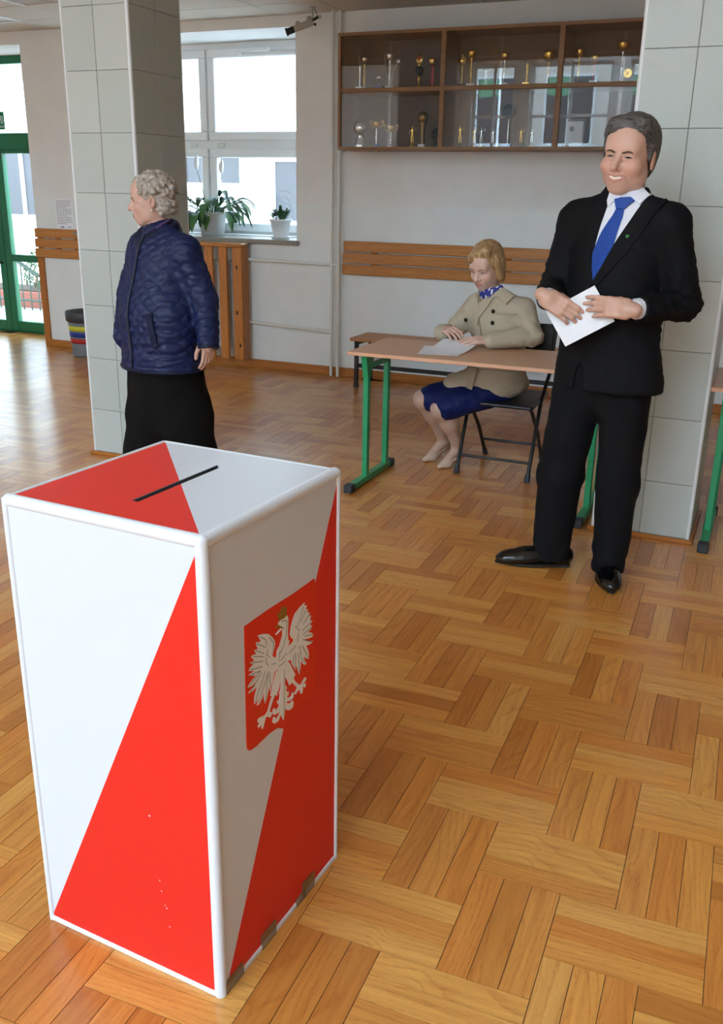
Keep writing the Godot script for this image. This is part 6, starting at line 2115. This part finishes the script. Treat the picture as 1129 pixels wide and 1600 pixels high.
	wear(who, "hair", M.hair, [job(H, 0.0036, hx, hair_color(13, Color(0.26, 0.22, 0.18), Color(0.60, 0.54, 0.48), T(45, 45, 45)), strands(19, 0.0035, T(70, 70, 70)))], "short curly grey hair")

# ---- the seated blonde woman
func coat_woman() -> void:
	var B := T(-1.40, 0, -5.08)
	var g := func(x: float, y: float, z: float) -> Vector3: return T(x, y, z) - B
	var who := thing("person", "blonde woman in beige trench coat seated at the table, looking down", "person", B)
	cloth_mat("trench", rgb(184, 170, 148), 0.75, 0.05)
	cloth_mat("trench_seam", rgb(168, 154, 132), 0.78)
	cloth_mat("navy_skirt", rgb(28, 40, 96), 0.6, 0.1)
	M.navy_skirt.albedo_texture = noise_tex(66, 0.16, Color(0.55, 0.6, 0.7), Color(1, 1, 1), 128, 3)
	M.navy_skirt.uv1_triplanar = true
	M.navy_skirt.uv1_scale = T(6, 6, 6)
	mat("scarf", Color(1, 1, 1), 0.6)
	var stx := Image.create(64, 64, false, Image.FORMAT_RGB8)
	stx.fill(rgb(30, 40, 130))
	for i in 5: stx.fill_rect(Rect2i(i * 13, (i * 29) % 50, 7, 22), rgb(226, 228, 236))
	M.scarf.albedo_texture = ImageTexture.create_from_image(stx)
	M.scarf.uv1_scale = T(14, 14, 1)
	mat("nude_patent", rgb(206, 176, 154), 0.15)
	mat("horn_button", rgb(40, 34, 30), 0.25)
	var fr := frame_of(deg_to_rad(-15))
	var l := fr.x
	var f := fr.z
	var sc: Vector3 = g.call(-1.395, 0.918, -5.062)
	var shR := sc - l * 0.142
	var shL := sc + l * 0.150
	var elR: Vector3 = g.call(-1.655, 0.762, -5.035)
	var elL: Vector3 = g.call(-1.175, 0.795, -4.965)
	var wrR: Vector3 = g.call(-1.655, 0.790, -4.870)
	var wrL: Vector3 = g.call(-1.365, 0.772, -4.835)
	var J := Field.new()
	J.ell(g.call(-1.395, 0.82, -5.075), T(0.168, 0.185, 0.120), 0.05, fr)
	J.ell(g.call(-1.385, 0.63, -5.075), T(0.165, 0.16, 0.128), 0.06, fr)
	J.ell(g.call(-1.37, 0.51, -5.085), T(0.168, 0.080, 0.150), 0.06, fr)
	J.flat(shR, shL, 0.060, 0.060, fr, 1.0, 0.05)
	J.cap(g.call(-1.425, 0.985, -5.045), shR * 0.6 + sc * 0.4, 0.055, 0.055, 0.04)
	J.cap(g.call(-1.425, 0.985, -5.045), shL * 0.6 + sc * 0.4, 0.055, 0.055, 0.04)
	J.cap(shR, elR, 0.064, 0.054, 0.03)
	J.cap(elR, wrR, 0.053, 0.043, 0.014)
	J.cap(shL, elL, 0.066, 0.056, 0.03)
	J.cap(elL, wrL, 0.055, 0.045, 0.014)
	# skirt of the coat over the thighs
	J.flat(g.call(-1.38, 0.51, -5.06), g.call(-1.60, 0.482, -4.985), 0.120, 0.072, Basis.IDENTITY, 1.15, 0.06)
	J.rbox(g.call(-1.40, 0.20, -5.08), T(0.5, 0.236, 0.5), 0.001, 0.01, Basis.IDENTITY, true)
	var fn := FastNoiseLite.new()
	fn.seed = 52; fn.frequency = 1.0; fn.fractal_octaves = 2
	var crease := func(p: Vector3, n: Vector3) -> Vector3:
		var e := minf((p - elR).length(), (p - elL).length())
		var a := 0.004 + 0.010 * exp(-e * e / 0.010)
		return p + n * a * fn.get_noise_3d(p.x * 13 + p.y * 8, p.y * 16, p.z * 13)
	wear(who, "coat", M.trench, [job(J, 0.0085, Transform3D.IDENTITY, null, crease)], "beige belted trench coat")
	var D := Field.new()
	D.ps = J.ps.duplicate()
	D.cap(g.call(-1.425, 0.96, -5.045), g.call(-1.44, 1.06, -5.03), 0.056, 0.052, 0.03)
	var o: Vector3 = g.call(-1.40, 0, -5.05)
	var lay := func(called: String, a: Array, m: Material, lift: float, thick: float) -> void:
		var mb := MB.new()
		drape(mb, D, o, l, f, pts2(a), lift, thick, 0.016)
		part(who, called, mb, m)
	lay.call("scarf", [-85,1010, -62,975, -10,975, 50,1040, 40,1050, -13,1028, -52,1018], M.scarf, 0.004, 0.006)
	lay.call("lapel", [-120,1000, -80,990, -87,968, -56,895, -64,828, -133,871, -172,915, -140,965], M.trench, 0.005, 0.005)
	lay.call("lapel", [70,965, 52,990, 15,985, -7,943, -54,873, -73,945, -20,985, 14,1000], M.trench, 0.005, 0.005)
	lay.call("collar", [52,1050, 98,1020, 112,985, 90,950, 50,975, 14,1002], M.trench, 0.010, 0.007)
	lay.call("collar", [-92,1030, -118,1010, -132,985, -110,970, -80,990], M.trench, 0.010, 0.006)
	lay.call("pocket_flap", [40,906, 150,909, 150,897, 40,894], M.trench_seam, 0.002, 0.003)
	lay.call("front_edge", [-74,965, -67,872, -42,786, -28,660, -22,660, -36,786, -61,872, -68,965], M.trench_seam, 0.002, 0.004)
	for q in [[24, 911], [30, 851], [-150, 848]]:
		var p := D.hit(o + l * q[0] * 0.001 + Vector3.UP * q[1] * 0.001 + f * 0.35, -f)
		part(who, "button", MB.new().sphere(p + f * 0.006, T(0.012, 0.012, 0.005), 12, 6, fr), M.horn_button)
	# belt with a hanging end
	var belt := []
	for i in 33:
		var a := TAU * i / 32
		belt.append(g.call(-1.385, 0.61, -5.075) + l * sin(a) * 0.176 + f * cos(a) * 0.140)
	part(who, "belt", MB.new().tube(belt, 0.015, 8, false), M.trench_seam)
	part(who, "belt_end", MB.new().bar(g.call(-1.475, 0.60, -4.925), g.call(-1.505, 0.405, -4.885), 0.040, 0.006, f, 0.002), M.trench_seam)
	# skirt
	var S := Field.new()
	var kR: Vector3 = g.call(-1.760, 0.400, -4.905)
	var kL: Vector3 = g.call(-1.640, 0.365, -4.865)
	S.cap(g.call(-1.42, 0.49, -5.10), kR.lerp(g.call(-1.42, 0.49, -5.10), 0.10), 0.095, 0.074, 0.05)
	S.cap(g.call(-1.36, 0.48, -5.03), kL.lerp(g.call(-1.36, 0.48, -5.03), 0.10), 0.095, 0.074, 0.07)
	wear(who, "skirt", M.navy_skirt, [job(S, 0.009, Transform3D.IDENTITY, null, folds(31, 0.006, 12, 12, 12))], "navy lace knee-length skirt")
	# legs and body
	var aR: Vector3 = g.call(-1.700, 0.115, -5.125)
	var aL: Vector3 = g.call(-1.578, 0.105, -5.030)
	var body := Field.new()
	for q in [[g.call(-1.42, 0.49, -5.10), kR, aR], [g.call(-1.36, 0.48, -5.03), kL, aL]]:
		body.cap(q[0], q[1], 0.078, 0.052, 0.03)
		var mid: Vector3 = q[1].lerp(q[2], 0.35) + T(0.012, 0, -0.014)
		body.cap(q[1], mid, 0.051, 0.047, 0.03)
		body.cap(mid, q[2], 0.047, 0.029, 0.04)
	var toe := T(-0.52, 0, 0.854).normalized()
	for q in [[aR, T(-1.785, 0, -5.005)], [aL, T(-1.658, 0, -4.908)]]:
		var tip: Vector3 = q[1] - B
		body.cap(q[0], tip - toe * 0.055 + T(0, 0.030, 0), 0.029, 0.022, 0.02)
		body.cap(q[0], q[0] - toe * 0.03 + T(0, -0.04, 0), 0.027, 0.022, 0.02)
	body.ell(g.call(-1.39, 0.75, -5.08), T(0.12, 0.2, 0.08), 0.04, fr)
	body.ell(g.call(-1.375, 0.54, -5.085), T(0.14, 0.09, 0.11), 0.05, fr)
	body.cap(g.call(-1.425, 0.90, -5.06), g.call(-1.45, 1.08, -5.02), 0.05, 0.045, 0.03)
	for q in [[shR, elR, wrR], [shL, elL, wrL]]:
		body.cap(q[0], q[1], 0.04, 0.035, 0.03)
		body.cap(q[1], q[2], 0.035, 0.024, 0.02)
	var hd := {"wide": 0.96, "jaw": 0.9, "lips": 0.78, "smile": 0.29, "eye": 0.0014, "iris": 1.5, "nose": 0.9, "neck": 0.045, "brow": 0.022, "brow_mat": M.brow_light, "look": T(-0.2, -0.5, 0), "skin": Color(0.72, 0.48, 0.38), "flush": Color(0.72, 0.37, 0.30), "lip": Color(0.55, 0.22, 0.20)}
	var hb := frame_of(deg_to_rad(-18)) * Basis(Vector3.BACK, -0.02) * Basis(Vector3.RIGHT, 0.36)
	var hx := Transform3D(hb * Basis.from_scale(Vector3.ONE * 0.96), g.call(-1.466, 1.138, -5.005))
	var HF := head_field(hd)
	var leg := Color(0.56, 0.35, 0.26)
	var htone := tint(Color(0.68, 0.43, 0.34))
	var hR := hand_field(-1, [[0.35, 0.45, 0.3], [0.38, 0.5, 0.3], [0.4, 0.5, 0.3], [0.45, 0.5, 0.35]], 0.04, 0.90, T(0.6, 0.66, -0.4))
	var hL := hand_field(1, [[0.05, 0.16, 0.1], [0.05, 0.18, 0.1], [0.06, 0.2, 0.1], [0.1, 0.2, 0.1]], 0.05, 0.90, T(0.6, 0.7, -0.25))
	wear(who, "body", M.skin, [job(body, 0.010, Transform3D.IDENTITY, tint(leg)), job(HF, 0.0024, hx, face_color(hd)),
		job(hR, 0.0031, hand_frame(wrR + T(0.0, 0.014, -0.012), T(0.66, 0.10, 0.60), T(-0.25, 0.90, 0.30)), htone),
		job(hL, 0.0031, hand_frame(wrL + T(0.0, 0.004, 0.0), T(-0.94, -0.05, 0.30), T(0.0, 0.93, 0.36)), htone)])
	eyes(who, hx, hd, HF)
	# court shoes
	for q in [[aR, T(-1.785, 0, -5.005)], [aL, T(-1.658, 0, -4.908)]]:
		var tip: Vector3 = q[1] - B
		var heel: Vector3 = tip - toe * 0.165
		var F := Field.new()
		F.cap(tip - toe * 0.012 + T(0, 0.014, 0), tip - toe * 0.07 + T(0, 0.026, 0), 0.013, 0.030, 0.02)
		F.cap(tip - toe * 0.07 + T(0, 0.024, 0), heel + T(0, 0.075, 0) + toe * 0.02, 0.029, 0.026, 0.02)
		F.cap(heel + T(0, 0.075, 0) + toe * 0.02, heel + T(0, 0.095, 0), 0.027, 0.025, 0.02)
		F.ell(tip - toe * 0.105 + T(0, 0.088, 0), T(0.036, 0.034, 0.058), 0.008, Basis(Vector3.UP.cross(toe), Vector3.UP, toe), true)
		F.rbox(tip - toe * 0.08 + T(0, -0.1, 0), T(0.2, 0.102, 0.3), 0.001, 0.003, Basis.IDENTITY, true)
		wear(who, "court_shoe", M.nude_patent, [job(F, 0.0045)], "nude patent high-heeled court shoe")
		part(who, "stiletto_heel", MB.new().tube([heel + T(0, 0.075, 0), heel + T(0.002, 0.03, 0), heel + T(0.004, 0.0, 0)], [0.017, 0.008, 0.006], 10), M.nude_patent)
	# bob
	var H := Field.new()
	H.ell(T(0, 0.056, -0.022), T(0.087, 0.089, 0.106), 0.01)
	H.ell(T(0, -0.01, -0.055), T(0.086, 0.075, 0.062), 0.03)
	for s in [-1, 1]:
		H.cap(T(s * 0.078, 0.05, 0.005), T(s * 0.080, -0.052, -0.002), 0.022, 0.020, 0.02)
		H.cap(T(s * 0.078, 0.02, -0.03), T(s * 0.076, -0.072, -0.030), 0.024, 0.020, 0.03)
	H.cap(T(0.045, 0.112, 0.036), T(-0.036, 0.076, 0.070), 0.020, 0.015, 0.04)
	H.cap(T(-0.036, 0.076, 0.070), T(-0.070, 0.024, 0.044), 0.015, 0.013, 0.03)
	H.ell(T(0.010, -0.030, 0.105), T(0.066, 0.092, 0.072), 0.012, Basis(Vector3.BACK, 0.25), true)
	H.cap(T(0, -0.06, 0.0), T(0, -0.18, 0.02), 0.052, 0.06, 0.01, true)
	wear(who, "hair", M.hair, [job(H, 0.0034, hx, hair_color(33, Color(0.26, 0.13, 0.05), Color(0.62, 0.40, 0.20), T(70, 8, 70)), strands(29, 0.0022, T(80, 7, 80)))], "chin-length blonde bob with side fringe")
